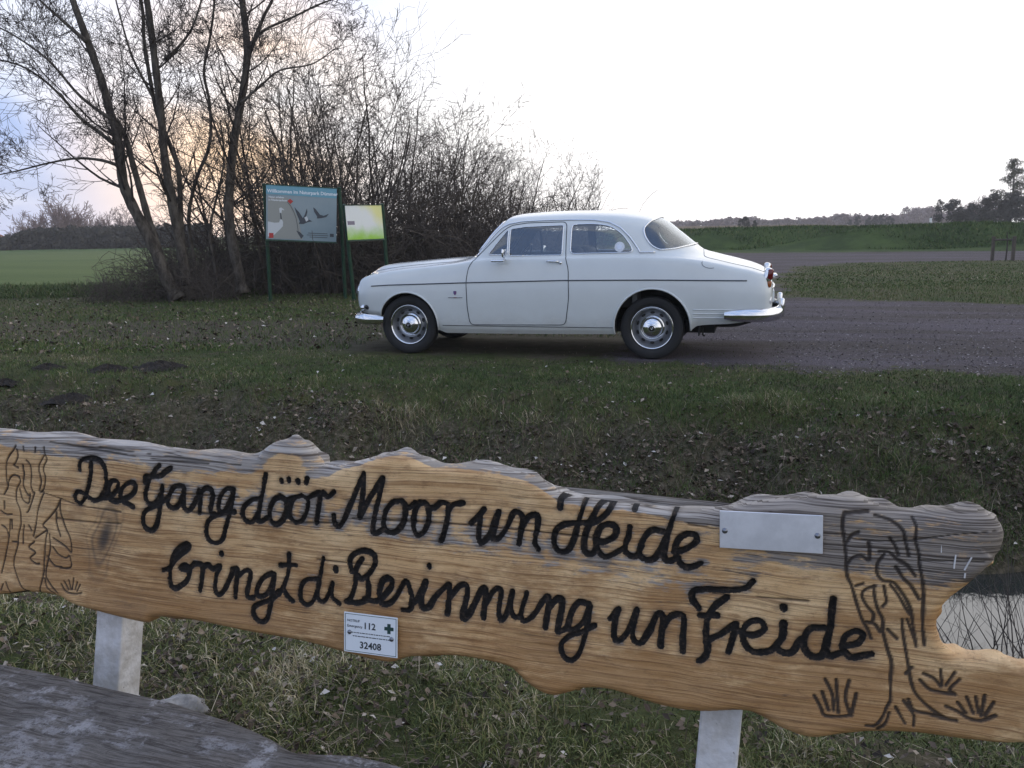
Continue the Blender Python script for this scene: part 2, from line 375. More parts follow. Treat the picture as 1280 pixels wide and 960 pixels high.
# ------------------------------------------------------------------ the white saloon
def pchip(xk, yk, x):
    xk = np.asarray(xk, float); yk = np.asarray(yk, float); h = np.diff(xk); dl = np.diff(yk)/h; m = np.zeros(len(xk))
    for i in range(1, len(xk)-1):
        if dl[i-1]*dl[i] > 0:
            w1 = 2*h[i]+h[i-1]; w2 = h[i]+2*h[i-1]; m[i] = (w1+w2)/(w1/dl[i-1]+w2/dl[i])
    m[0] = dl[0]; m[-1] = dl[-1]
    k = np.clip(np.searchsorted(xk, x)-1, 0, len(h)-1); t = (x-xk[k])/h[k]
    return ((1+2*t)*(1-t)**2*yk[k]+t*(1-t)**2*h[k]*m[k]+t*t*(3-2*t)*yk[k+1]+t*t*(t-1)*h[k]*m[k+1])
UPPER = {  # x: control points (|y|, z) from the shoulder to the centre line
 -.700: [(.590, .700), (.560, .735), (.520, .755), (.470, .765), (.400, .775), (.300, .785), (.150, .790), (0, .790)],
 -.670: [(.640, .745), (.610, .775), (.560, .785), (.500, .795), (.420, .812), (.320, .835), (.180, .842), (0, .843)],
 -.580: [(.685, .785), (.655, .815), (.590, .825), (.520, .830), (.430, .850), (.330, .882), (.190, .892), (0, .893)],
 -.450: [(.710, .815), (.680, .843), (.615, .850), (.545, .856), (.455, .884), (.345, .926), (.190, .940), (0, .942)],
 -.200: [(.735, .860), (.700, .888), (.640, .893), (.570, .898), (.490, .920), (.370, .952), (.200, .965), (0, .967)],
 .200: [(.750, .905), (.710, .930), (.650, .935), (.580, .941), (.500, .962), (.390, .988), (.200, .998), (0, 1.000)],
 .600: [(.760, .945), (.720, .970), (.670, .980), (.590, .990), (.480, 1.005), (.340, 1.020), (.170, 1.030), (0, 1.033)],
 .720: [(.765, .965), (.725, .992), (.690, 1.005), (.640, 1.020), (.520, 1.055), (.370, 1.085), (.185, 1.103), (0, 1.110)],
 .820: [(.770, .980), (.735, 1.010), (.712, 1.045), (.675, 1.090), (.570, 1.150), (.400, 1.195), (.200, 1.218), (0, 1.228)],
 .950: [(.772, .990), (.738, 1.022), (.715, 1.090), (.672, 1.205), (.605, 1.275), (.455, 1.325), (.235, 1.358), (0, 1.368)],
 1.100: [(.774, .993), (.740, 1.028), (.708, 1.150), (.655, 1.300), (.595, 1.385), (.485, 1.430), (.255, 1.458), (0, 1.466)],
 1.250: [(.775, .996), (.742, 1.032), (.705, 1.160), (.650, 1.315), (.588, 1.400), (.490, 1.442), (.265, 1.473), (0, 1.482)],
 1.700: [(.777, 1.000), (.745, 1.036), (.703, 1.165), (.648, 1.320), (.588, 1.405), (.492, 1.450), (.275, 1.485), (0, 1.496)],
 2.200: [(.775, 1.004), (.742, 1.040), (.700, 1.165), (.643, 1.312), (.580, 1.392), (.485, 1.436), (.265, 1.472), (0, 1.484)],
 2.450: [(.770, 1.004), (.730, 1.038), (.682, 1.150), (.620, 1.280), (.555, 1.360), (.460, 1.406), (.250, 1.440), (0, 1.452)],
 2.630: [(.765, 1.000), (.718, 1.032), (.658, 1.120), (.590, 1.225), (.520, 1.300), (.430, 1.348), (.235, 1.380), (0, 1.392)],
 2.800: [(.760, .990), (.705, 1.020), (.635, 1.065), (.560, 1.125), (.480, 1.180), (.380, 1.222), (.200, 1.254), (0, 1.264)],
 2.950: [(.755, .975), (.695, 1.003), (.620, 1.025), (.545, 1.050), (.455, 1.085), (.345, 1.115), (.180, 1.137), (0, 1.145)],
 3.050: [(.748, .962), (.685, .990), (.610, 1.005), (.525, 1.018), (.425, 1.035), (.310, 1.053), (.155, 1.066), (0, 1.072)],
 3.200: [(.738, .935), (.672, .963), (.600, .978), (.520, .988), (.415, 1.000), (.300, 1.013), (.150, 1.023), (0, 1.027)],
 3.400: [(.720, .892), (.655, .918), (.585, .932), (.505, .942), (.400, .953), (.290, .963), (.145, .972), (0, .976)],
 3.600: [(.695, .845), (.632, .868), (.560, .878), (.480, .886), (.380, .895), (.270, .904), (.135, .910), (0, .913)],
 3.680: [(.670, .805), (.612, .825), (.545, .833), (.465, .840), (.365, .850), (.260, .858), (.130, .863), (0, .866)],
 3.710: [(.640, .765), (.590, .785), (.525, .792), (.450, .800), (.350, .808), (.250, .815), (.125, .819), (0, .822)],
}
def nosex(k): return -.4+(k+.4)*.78 if k < -.4 else k
UPPER = {nosex(k): v for k, v in UPPER.items()}
XS = sorted(UPPER)
WK = ([-.634, -.611, -.556, -.478, -.30, 0, .7, 1.7, 2.6, 3.2, 3.5, 3.62, 3.68, 3.71], [.630, .668, .705, .738, .768, .790, .803, .810, .803, .778, .752, .732, .710, .675])
ZBK = ([-.634, -.478, -.30, .36, .44, 2.2, 2.95, 3.05, 3.4, 3.71], [.46, .42, .40, .26, .235, .25, .28, .345, .37, .43])
NSUB = 7
def section(x):
    x = np.atleast_1d(np.asarray(x, float)); W = pchip(*WK, x); zb = pchip(*ZBK, x)
    up = [[pchip(XS, [UPPER[k][i][c] for k in XS], x) for c in (0, 1)] for i in range(8)]
    zs = up[0][1]; hgt = zs-zb
    low = [(W-.055, zb), (W-.020, zb+.08*np.minimum(1, hgt/.6)), (W, zb+hgt*.38), (W+.002, zb+hgt*.60), (W-.008, zb+hgt*.80)]
    P = np.array([[np.broadcast_to(a, x.shape), np.broadcast_to(b_, x.shape)] for a, b_ in low]+up)   # (13,2,n)
    P = P.transpose(2, 0, 1); n, k, _ = P.shape
    E = np.concatenate([2*P[:, :1]-P[:, 1:2], P, np.stack([-P[:, -2, 0], P[:, -2, 1]], -1)[:, None]], 1)
    res = []
    for i in range(k-1):
        p0, p1, p2, p3 = E[:, i], E[:, i+1], E[:, i+2], E[:, i+3]
        for s in range(NSUB):
            t = s/NSUB
            res.append(.5*((2*p1)+(-p0+p2)*t+(2*p0-5*p1+4*p2-p3)*t*t+(-p0+3*p1-3*p2+p3)*t**3))
    res.append(P[:, -1]); return np.stack(res, 1)   # (n, m, 2)
def ysurf(x, z):
    s = section(x)[0]; yy, zz = s[:, 0], s[:, 1]
    for i in range(len(zz)-1):
        if (zz[i]-z)*(zz[i+1]-z) <= 0 and abs(zz[i+1]-zz[i]) > 1e-6:
            t = (z-zz[i])/(zz[i+1]-zz[i]); return yy[i]+t*(yy[i+1]-yy[i])
    return yy[0]
def zsurf(x, y):
    s = section(x)[0]; y = abs(y); yy, zz = s[::-1, 0], s[::-1, 1]
    return float(np.interp(y, yy, zz))
ARCH = [((0.0, .318), .348, .348), ((2.605, .325), .378, .386)]
def circ(c, a, b_, n=48): return [(c[0]+a*math.cos(2*math.pi*k/n), c[1]+b_*math.sin(2*math.pi*k/n)) for k in range(n)]
def rnd(poly, r=.03, n=4):
    out = []; m = len(poly)
    for i in range(m):
        p = Vector(poly[i]); a = Vector(poly[i-1]); c = Vector(poly[(i+1) % m])
        ra = min(r, (a-p).length*.45); rc = min(r, (c-p).length*.45)
        p0 = p+(a-p).normalized()*ra; p1 = p+(c-p).normalized()*rc
        for k in range(n+1):
            t = k/n; out.append(tuple(p0*(1-t)**2+p*2*t*(1-t)+p1*t*t))
    return out
DOOR = rnd([(.775, 1.022), (.705, .93), (.680, .78), (.690, .50), (.712, .328), (1.735, .340), (1.772, .60), (1.768, .90), (1.730, 1.03), (1.722, 1.372), (1.30, 1.368), (1.13, 1.345), (1.045, 1.285)], .05)
W_VENT = rnd([(.905, 1.050), (1.112, 1.050), (1.112, 1.296), (1.095, 1.290)], .02)
W_DOOR = rnd([(1.132, 1.038), (1.690, 1.042), (1.690, 1.338), (1.30, 1.328), (1.150, 1.310), (1.132, 1.296)], .02)
W_QTR = rnd([(1.775, 1.054), (2.405, 1.062), (2.385, 1.120), (2.30, 1.232), (2.19, 1.312), (2.08, 1.338), (1.95, 1.345), (1.775, 1.343)], .045)
W_REAR = rnd([(2.487, 1.292), (2.515, 1.205), (2.575, 1.125), (2.66, 1.080), (2.80, 1.090), (3.00, 1.132), (3.3, 1.14), (3.3, 1.7), (2.66, 1.7), (2.60, 1.388), (2.545, 1.362)], .035)
W_FRONT = rnd([(-.615, 1.085), (-.40, 1.092), (0, 1.115), (.40, 1.092), (.615, 1.085), (.520, 1.36), (.40, 1.385), (0, 1.405), (-.40, 1.385), (-.520, 1.36)], .04)
HOOD = rnd([(-.588, -.34), (-.44, -.47), (.2, -.515), (.60, -.56), (.655, 0), (.60, .56), (.2, .515), (-.44, .47), (-.588, .34)], .10)
TRUNK = rnd([(3.085, -.56), (3.3, -.60), (3.66, -.55), (3.66, .55), (3.3, .60), (3.085, .56), (3.045, 0)], .10)
def pin(x, y, poly): return poly_sd(x, y, poly) > 0
def build_car():
    root = empty('classic_car', (CAR_O[0], CAR_O[1], 0.0), -CAR_YAW)
    tag(root, 'white two-door vintage saloon with chrome hubcaps parked on the bare track', 'car')
    xs = np.concatenate([np.linspace(-.634, 3.71, 300)]); S = section(xs)    # (n,m,2)
    n, mh, _ = S.shape
    yy = np.concatenate([-S[:, :, 0], S[:, ::-1, 0][:, 1:]], 1); zz = np.concatenate([S[:, :, 1], S[:, ::-1, 1][:, 1:]], 1)
    m = yy.shape[1]; V = np.stack([np.repeat(xs, m), yy.ravel(), zz.ravel()], 1)
    i = np.arange(n-1)[:, None]; j = np.arange(m-1)[None, :]
    Q = np.stack([i*m+j, (i+1)*m+j, (i+1)*m+j+1, i*m+j+1], -1).reshape(-1, 4)
    G = V.reshape(n, m, 3); du = np.gradient(G, axis=0); dv = np.gradient(G, axis=1); Nn = np.cross(du, dv).reshape(-1, 3); Nn /= np.linalg.norm(Nn, axis=1)[:, None]+1e-12
    if (Nn[(n//2)*m+m//2, 2]) < 0: Nn = -Nn; Q = Q[:, ::-1]
    V0 = V.copy(); C = V0[Q].mean(1)
    side = np.abs(C[:, 1]) > .35
    reg = np.zeros(len(Q), int)   # 0 body
    NAMES = ['body', 'arch', 'door', 'vent', 'dglass', 'qglass', 'rglass', 'fglass', 'hood', 'trunk']
    reg[pin(C[:, 0], C[:, 1], HOOD) & (C[:, 2] > .80)] = 8
    reg[pin(C[:, 0], C[:, 1], TRUNK) & (C[:, 2] > .80)] = 9
    reg[side & pin(C[:, 0], C[:, 2], DOOR)] = 2
    for k, po in ((3, W_VENT), (4, W_DOOR), (5, W_QTR)): reg[side & pin(C[:, 0], C[:, 2], po)] = k
    reg[pin(C[:, 0], C[:, 2], W_REAR)] = 6
    reg[(C[:, 0] < 1.2) & pin(C[:, 1], C[:, 2], W_FRONT)] = 7
    for (cc, a, b_) in ARCH: reg[side & (((C[:, 0]-cc[0])/a)**2+((C[:, 2]-cc[1])/b_)**2 < 1) & (np.abs(C[:, 1]) > .45)] = 1
    def snap(mask_faces, poly, ax):
        ins = np.zeros(len(V), bool); ins[np.unique(Q[mask_faces])] = True
        oth = np.zeros(len(V), bool); oth[np.unique(Q[~mask_faces])] = True
        bi = np.where(ins & oth)[0]; P_ = np.array(poly); K = len(P_)
        p = V0[bi][:, ax]; best = np.full(len(bi), 1e9); bp = p.copy()
        for k in range(K):
            a_ = P_[k]; e = P_[(k+1) % K]-a_; t = np.clip(((p-a_)@e)/(e@e+1e-12), 0, 1); q = a_+t[:, None]*e; d = np.linalg.norm(p-q, axis=1)
            u_ = d < best; best[u_] = d[u_]; bp[u_] = q[u_]
        for a_, q, d, po in zip(bi, bp, best, p):
            if d > .03: continue
            nn = Nn[a_]; dl = np.zeros(3); dl[ax[0]], dl[ax[1]] = q-po
            T = np.linalg.svd(nn[None])[2][1:]          # tangent basis (2,3)
            A = T[:, ax].T                              # (2 coords, 2)
            c_ = np.linalg.solve(A.T@A+np.eye(2)*.05, A.T@dl[ax]); mv = c_@T
            L_ = np.linalg.norm(mv)
            if L_ > .012: mv *= .012/L_
            V[a_] = V0[a_]+mv
    snap(reg == 8, HOOD, [0, 1]); snap(reg == 9, TRUNK, [0, 1])
    snap(np.isin(reg, (2, 3, 4)), DOOR, [0, 2])
    snap(reg == 3, W_VENT, [0, 2]); snap(reg == 4, W_DOOR, [0, 2]); snap(reg == 5, W_QTR, [0, 2]); snap(reg == 6, W_REAR, [0, 2]); snap(reg == 7, W_FRONT, [1, 2])
    for kk, (cc, a, b_) in enumerate(ARCH): snap((reg == 1) & (np.abs(C[:, 0]-cc[0]) < .6), circ(cc, a, b_, 96), [0, 2])
    def loops(mask):
        E = {}
        for q in Q[mask]:
            for a, b_ in zip(q, np.roll(q, -1)):
                if (b_, a) in E: del E[(b_, a)]
                else: E[(a, b_)] = 1
        nxt = {}
        for a, b_ in E: nxt.setdefault(a, []).append(b_)
        out = []
        while nxt:
            s0 = next(iter(nxt)); lp = [s0]; cur = s0
            while cur in nxt:
                b_ = nxt[cur].pop()
                if not nxt[cur]: del nxt[cur]
                if b_ == s0: break
                lp.append(b_); cur = b_
            if len(lp) > 5: out.append(lp)
        return out
    # smooth boundary rings slightly
    def part(nm, mask, mat, parent=root): return submesh(nm, V, Q[mask], mat, parent, True)
    nearm = C[:, 1] < 0
    body = part('body', reg == 0, M['paint'])
    # slightly recessed cap at nose and tail
    for k, ix in ((0, 0), (1, n-1)):
        ring = [V[ix*m+q] for q in range(m)]; c_ = np.array([ring[0][0], 0, .60]); mb = MB(); sx = -1 if k == 0 else 1
        R1 = ring; vs = list(R1); fs = []
        for lv, (sc, dx) in enumerate(((.97, .014), (.90, .026), (.6, .036), (.0, .04))):
            o = len(vs); vs += [c_+(p-c_)*np.array([1, sc, sc])+np.array([sx*dx, 0, 0]) for p in R1]
            for q in range(m): fs.append((o-m+q, o-m+(q+1) % m, o+(q+1) % m, o+q))
        mesh_py('front_panel' if k == 0 else 'rear_panel', vs, fs, M['paint'], root, True)
    doors = [part('door', (reg == 2) & nearm, M['paint']), part('door', (reg == 2) & ~nearm, M['paint'])]
    part('hood', reg == 8, M['paint']); part('trunk_lid', reg == 9, M['paint'])
    for sgn, dr in zip((True, False), doors):
        sm = nearm == sgn
        for r_, nm in ((3, 'vent_window'), (4, 'door_window')):
            g = part(nm, (reg == r_) & sm, M['glass'], dr)
            for lp in loops((reg == r_) & sm): MB().tube([V[q]+Nn[q]*.002 for q in lp], .0055, 5, closed=True).build('window_frame', M['chrome'], dr, True)
        for lp in loops(np.isin(reg, (2, 3, 4)) & sm): MB().tube([V[q]-Nn[q]*.001 for q in lp], .0052, 4, closed=True).build('door_seal', M['seam'], dr)
        g = part('quarter_window', (reg == 5) & sm, M['glass'])
        for lp in loops((reg == 5) & sm): MB().tube([V[q]+Nn[q]*.003 for q in lp], .0065, 5, closed=True).build('window_frame', M['chrome'], g, True)
    for r_, nm, rr in ((6, 'rear_window', .009), (7, 'windscreen', .010)):
        g = part(nm, reg == r_, M['glass'])
        for lp in loops(reg == r_): MB().tube([V[q]+Nn[q]*.004 for q in lp], rr, 6, closed=True).build('window_frame', M['chrome'], g, True)
    for r_, nm in ((8, 'hood_gap'), (9, 'trunk_gap')):
        for lp in loops(reg == r_): MB().tube([V[q] for q in lp], .0035, 4, closed=True).build(nm, M['seam'], root)
    # wheel arches: rolled lip and dark well
    for kk, (cc, a, b_) in enumerate(ARCH):
        for sg in (-1, 1):
            mk = (reg == 1) & (np.abs(C[:, 0]-cc[0]) < .6) & (C[:, 1]*sg > 0)
            ids = sorted([q for lp in loops(mk) for q in lp if V[q, 2] > pchip(*ZBK, np.array([V[q, 0]]))[0]-.0 and V[q, 2] > .25 and abs(math.hypot((V[q, 0]-cc[0])/a, (V[q, 2]-cc[1])/b_)-1) < .06], key=lambda q: -((math.atan2(V[q, 2]-cc[1], V[q, 0]-cc[0])+math.pi/2) % (2*math.pi)))
            if len(ids) < 6: continue
            pts = [V[q] for q in ids]
            MB().tube([p+np.array([0, sg*.003, 0]) for p in pts], .010, 6).build('arch_lip', M['paint'], root, True)
            vs = []; fs = []
            for p in pts: vs += [p-np.array([0, sg*.008, 0]), np.array([cc[0]+(p[0]-cc[0])*1.06, sg*.40, cc[1]+(p[2]-cc[1])*1.06])]
            for q in range(len(pts)-1): fs.append((2*q, 2*q+1, 2*q+3, 2*q+2))
            o = len(vs); vs.append(np.array([cc[0], sg*.40, cc[1]-.05]))
            for q in range(len(pts)-1): fs.append((2*q+1, o, 2*q+3))
            mesh_py('wheel_well', vs, fs, M['black'], root)
    # inside: lining, floor, seats, wheel
    mk = np.isin(reg, (0, 2)) & (C[:, 2] > .36) & (C[:, 0] > .68) & (C[:, 0] < 2.98)
    submesh('lining', V-Nn*.022, Q[mk][:, ::-1], M['interior'], root, True)
    MB().box((1.45, 0, .31), (3.5, 1.02, .12)).build('floor', M['black'], root)
    MB().box((1.35, 0, .285), (1.7, 1.46, .05)).build('sill_underside', M['black'], root)
    MB().lathe([(0, -.10), (.16, -.095), (.27, -.06), (.32, .0), (.33, .08)], (3.28, -.30, .40), 'z', 28).build('spare_wheel_well', M['black'], root, True)
    for x_ in (.70, 2.42): MB().box((x_, 0, .64), (.05, 1.36, .55)).build('bulkhead', M['interior'], root)
    MB().box((.93, 0, .955), (.26, 1.34, .12), bev=.04).build('dashboard', M['interior'], root, True)
    MB().box((2.70, 0, .97), (.55, 1.18, .03)).build('parcel_shelf', M['interior'], root)
    for sg in (-1, 1):
        s_ = MB().box((1.42, sg*.36, .60), (.5, .5, .16), bev=.05).box((1.70, sg*.36, .86), (.13, .50, .50), Matrix.Rotation(math.radians(12), 3, 'Y'), bev=.05); s_.build('front_seat', M['seat'], root, True)
    MB().box((2.15, 0, .58), (.5, 1.2, .16), bev=.05).box((2.40, 0, .80), (.13, 1.2, .40), Matrix.Rotation(math.radians(14), 3, 'Y'), bev=.05).build('rear_seat', M['seat'], root, True)
    R_ = Matrix.Rotation(math.radians(-62), 3, 'Y')
    ring = [Vector((1.17, -.36, .97))+R_ @ Vector((.20*math.cos(t), .20*math.sin(t), 0)) for t in np.linspace(0, 2*math.pi, 28)[:-1]]
    sw = MB().tube(ring, .011, 6, closed=True)
    for k in (0, 9, 18): sw.tube([Vector((1.17, -.36, .97)), ring[k]], .009, 5)
    sw.tube([Vector((1.17, -.36, .97)), Vector((.95, -.36, .88))], .02, 6).build('steering_wheel', M['blackemb'], root, True)
    MB().box((1.00, 0, 1.315), (.02, .22, .05), bev=.008).build('rear_view_mirror', M['blackemb'], root)
    # trim strip along each side
    for sg in (-1, 1):
        xx = np.linspace(-.42, 3.50, 90); zz_ = np.interp(xx, [-.44, -.2, .66, 1.7, 2.6, 3.5], [.727, .742, .768, .792, .795, .785])
        a_ = []; 
        for x_, z_ in zip(xx, zz_): a_.append((x_, sg*(ysurf(x_, z_)+.004), z_))
        MB().tube(a_, .0062, 5).build('side_strip', M['strip'], root, True)
        # sill seam line
        a_ = [(x_, sg*(ysurf(x_, .318)+.0005), .318) for x_ in np.linspace(.40, 2.235, 50)]
        MB().tube(a_, .0045, 4).build('sill_seam', M['seam'], root)
        # swage lines low on the rear wing
        for z_ in (.425, .465, .505):
            a_ = [(x_, sg*(ysurf(x_, z_)-.0035), z_) for x_ in np.linspace(3.00, 3.36+(z_-.425)*3, 14)]
            MB().tube(a_, .008, 6).build('wing_rib', M['paint'], root, True)
        # roof drip rail
        a_ = []
        for x_, z_ in [(.775, 1.035), (.84, 1.115), (.93, 1.225), (1.02, 1.315), (1.11, 1.362), (1.25, 1.385), (1.5, 1.392), (1.75, 1.392), (2.0, 1.385), (2.15, 1.362), (2.27, 1.305), (2.37, 1.21), (2.45, 1.105), (2.475, 1.062), (2.62, 1.062)]:
            a_.append((x_, sg*(ysurf(x_, z_)+.006), z_))
        A = np.array(a_); tt = np.linspace(0, len(A)-1, 70); A = np.stack([np.interp(tt, range(len(A)), A[:, c_]) for c_ in range(3)], 1)
        MB().tube([tuple(p) for p in A], .0085, 6).build('drip_rail', M['chrome'] if True else M['paint'], root, True)
        MB().tube([(p[0], p[1]-sg*.004, p[2]-.012) for p in A[:60]], .006, 4).build('rail_shadow_gap', M['seam'], root)
    for sg, dr in zip((-1, 1), doors):
        yb = ysurf(1.62, .985)
        h_ = MB().tube([(1.545, sg*(yb+.002), .985), (1.555, sg*(yb+.028), .985), (1.66, sg*(yb+.030), .980), (1.672, sg*(yb+.004), .975)], [.008, .010, .011, .009], 7)
        h_.lathe([(0, .02), (.013, .018), (.015, 0)], (1.685, sg*(yb-.002), .965), 'y', 12, sg)
        h_.build('door_handle', M['chrome'], dr, True)
        yb = ysurf(1.06, .99)
        mir = MB().tube([(1.10, sg*(yb-.02), 1.0), (1.105, sg*(yb+.06), 1.0), (1.11, sg*(yb+.075), 1.06)], .009, 6)
        mir.box((1.05, sg*(yb+.085), .992), (.14, .06, .022), bev=.009).box((1.115, sg*(yb+.09), 1.07), (.022, .11, .085), bev=.010).build('door_mirror', M['chrome'], dr, True)
    # wheels
    def wheel(x_, sg):
        w_ = mesh_py('wheel', *lathe_d([(.20, -.06), (.212, -.03), (.212, .02), (.20, .03), (.185, .010), (.168, -.018), (.150, -.006), (.135, .004), (.115, -.002), (0, .0)], 48, sg), M['silver'], root, True, 40)
        w_.name = 'wheel'
        w_.location = (x_, sg*.690, .315)
        MB().lathe([(.205, -.09), (.235, -.098), (.285, -.092), (.306, -.075), (.315, -.05), (.3165, 0), (.315, .03), (.306, .052), (.300, .055), (.290, .060), (.270, .064), (.245, .062), (.235, .058), (.220, .046), (.209, .036), (.205, .03)], (0, 0, 0), 'y', 56, sg).build('tyre', M['rubber'], w_, True)
        MB().lathe([(.216, .036), (.214, .046), (.208, .049), (.200, .044), (.196, .034)], (0, 0, 0), 'y', 56, sg).build('trim_ring', M['chrome'], w_, True)
        MB().lathe([(.118, .0), (.120, .010), (.112, .016), (.108, .014), (.102, .026), (.088, .040), (.065, .052), (.045, .058), (.038, .060), (.036, .066), (.030, .069), (0, .070)], (0, 0, 0), 'y', 48, sg).build('hub_cap', M['chrome'], w_, True, 50)
        MB().lathe([(.029, .0685), (.027, .0715), (0, .0725)], (0, 0, 0), 'y', 24, sg).build('hub_emblem', M['blackemb'], w_, True)
        v_ = MB()
        v_.tube([(-.014, sg*.0735, .012), (0, sg*.0735, -.014), (.014, sg*.0735, .012)], .0028, 5).build('emblem_mark', M['chrome'], w_)
        for k in range(10):
            t = 2*math.pi*(k+.5)/10; c_, s_ = math.cos(t), math.sin(t)
            vs = []
            for dy in (-.02, -.0005):
                for q in range(10):
                    a = 2*math.pi*q/10; rr = .151+.013*math.cos(a); tt = .023*math.sin(a); vs.append((rr*c_-tt*s_, sg*(dy-.006+.008), rr*s_+tt*c_))
            fs = [tuple(range(10)), tuple(range(10, 20))]+[(q, (q+1) % 10, 10+(q+1) % 10, 10+q) for q in range(10)]
            mesh_py('vent_slot', vs, fs, M['black'], w_)
        return w_
    def lathe_d(prof, n_, sg):
        b__ = MB().lathe(prof, (0, 0, 0), 'y', n_, sg); return b__.v, b__.f
    for x_ in (0, 2.6):
        for sg in (-1, 1): wheel(x_, sg)
    for x_ in (0, 2.6): MB().tube([(x_, -.6, .30), (x_, .6, .30)], .045, 8).build('axle', M['black'], root)
    # bumpers: flat chrome blade swept round the corners
    def blade(path, hgt, nm, depth=.045):
        vs = []; fs = []; prof = [(-.5, -.3), (-.47, .35), (-.25, .85), (0, 1.), (.25, .85), (.47, .35), (.5, -.3), (.3, -.5), (-.3, -.5)]
        P_ = [Vector(p) for p in path]; K = len(prof)
        for q, p in enumerate(P_):
            a = P_[max(q-1, 0)]; b_ = P_[min(q+1, len(P_)-1)]; t = (b_-a).normalized(); o = Vector((t.y, -t.x, 0)).normalized()
            e = min(q, len(P_)-1-q); sc = (.55, .85, 1)[min(e, 2)]
            for (h_, d_) in prof: vs.append(p+Vector((0, 0, h_*hgt*sc))+o*(d_*depth*sc))
        for q in range(len(P_)-1):
            for k in range(K): fs.append((q*K+k, q*K+(k+1) % K, (q+1)*K+(k+1) % K, (q+1)*K+k))
        fs += [tuple(range(K)), tuple(range((len(P_)-1)*K, len(P_)*K))]
        return mesh_py(nm, vs, fs, M['chrome'], root, True, 60)
    def arcp(x0, x1, sgn):
        pts = [(x0, -.80, .0), (x0+sgn*.08, -.805, 0), (x0+sgn*.2, -.80, 0)]
        half = [(x1-sgn*.20, -.775), (x1-sgn*.12, -.725), (x1-sgn*.065, -.63), (x1-sgn*.03, -.50), (x1-sgn*.01, -.3), (x1, -.1)]
        pts = pts+[(a, b_, 0) for a, b_ in half]; out_ = pts+[(a, -b_, 0) for a, b_, _ in pts[::-1]]; return out_
    pr = [Vector((x_, y_, .455+0*z_)) for x_, y_, z_ in arcp(3.30, 3.83, 1)]
    rb = blade(pr, .128, 'rear_bumper')
    pf = [Vector((x_, y_*.985, .372)) for x_, y_, z_ in arcp(-.27, -.715, -1)][::-1]
    fb = blade(pf, .12, 'front_bumper')
    for sg in (-1, 1):
        MB().box((3.835, sg*.40, .50), (.055, .048, .19), bev=.020).build('overrider', M['chrome'], rb, True)
        MB().box((-.735, sg*.33, .43), (.065, .055, .20), bev=.024).build('overrider', M['chrome'], fb, True)
        MB().tube([(3.70, sg*.45, .46), (3.79, sg*.45, .46)], .02, 6).build('bumper_bracket', M['black'], root); MB().tube([(-.70, sg*.33, .38), (-.58, sg*.33, .38)], .02, 6).build('bumper_bracket', M['black'], root)
        # upper hoop tube of the rear bumper
        # tail lamp in a chrome housing on the wing end
        tl = MB().box((3.688, sg*.632, .805), (.075, .100, .200), Matrix.Rotation(math.radians(8), 3, 'Y'), bev=.03).build('tail_lamp', M['chrome'], root, True)
        MB().box((3.710, sg*.640, .840), (.062, .088, .105), Matrix.Rotation(math.radians(8), 3, 'Y'), bev=.018).build('red_lens', M['red'], tl, True)
        MB().box((3.698, sg*.640, .748), (.060, .086, .068), Matrix.Rotation(math.radians(8), 3, 'Y'), bev=.018).build('amber_lens', M['amber'], tl, True)
        MB().lathe([(0, .035), (.03, .034), (.052, .026), (.058, .012), (.060, 0)], (3.700, sg*.615, .585), 'x', 28, 1).build('reverse_lamp', M['lens'], root, True)
        hd = MB().lathe([(0, .05), (.05, .045), (.088, .02), (.098, 0), (.10, -.02)], (-.615, sg*.55, .66), 'x', 28, -1).build('headlight', M['chrome'], root, True)
        MB().lathe([(0, .062), (.05, .055), (.082, .03)], (-.615, sg*.55, .66), 'x', 28, -1).build('headlight_glass', M['lens'], hd, True)
        il = MB().lathe([(0, .03), (.025, .024), (.034, .008), (.036, -.02)], (-.545, sg*.700, .49), 'x', 20, -1).build('turn_signal', M['chrome'], root, True)
        MB().lathe([(0, .014), (.018, .012), (.030, 0)], (-.490, sg*(ysurf(-.49, .50)-.004), .50), 'y', 18, sg).build('side_marker', M['blackemb'], root, True)
    # bright lip above the bumper, number plate lamp, handle and plate on the tail
    MB().box((3.755, 0, .60), (.02, .50, .11), bev=.006).build('number_plate', M['signwhite'], root)
    MB().box((3.765, 0, .80), (.05, .30, .035), bev=.012).build('trunk_handle', M['chrome'], root, True)
    MB().tube([(3.715, -.58, .70), (3.75, -.4, .70), (3.765, 0, .70), (3.75, .4, .70), (3.715, .58, .70)], .012, 6).build('rear_trim', M['chrome'], root, True)
    # grille halves
    for sg in (-1, 1):
        g = MB()
        for k in range(9): g.tube([(-.680, sg*.05, .50+k*.026), (-.675, sg*.34, .50+k*.026)], .006, 5)
        g.tube([(-.685, sg*.04, .485), (-.680, sg*.35, .485), (-.680, sg*.35, .725), (-.685, sg*.04, .725)], .010, 6, closed=True).build('grille', M['chrome'], root, True)
    # fender badge and script, sticker, fuel flap line, tow hook, wipers
    yb = ysurf(.555, .665)
    bd = [(-.016, .022), (.016, .022), (.016, -.004), (.0, -.024), (-.016, -.004)]
    for sg in (-1, 1):
        mesh_py('fender_badge', [(.557+a, sg*(yb+.0035), .66+c_) for a, c_ in bd]+[(.557+a, sg*(yb-.004), .66+c_) for a, c_ in bd], [(0, 1, 2, 3, 4), (9, 8, 7, 6, 5)]+[(q, (q+1) % 5, 5+(q+1) % 5, 5+q) for q in range(5)], pm('badge_enamel', (.28, .05, .09), .3, col2=(.05, .09, .28), nscale=60), root)
        for xa, xb in ((.482, .545), (.575, .640)): MB().tube([(xa, sg*(yb+.004), .613), (xb, sg*(yb+.004), .613)], .0035, 4).build('fender_script', M['strip'], root)
        MB().tube([(.545, sg*(yb+.004), .614), (.575, sg*(yb+.004), .614)], .005, 4).build('script_centre', M['red'], root)
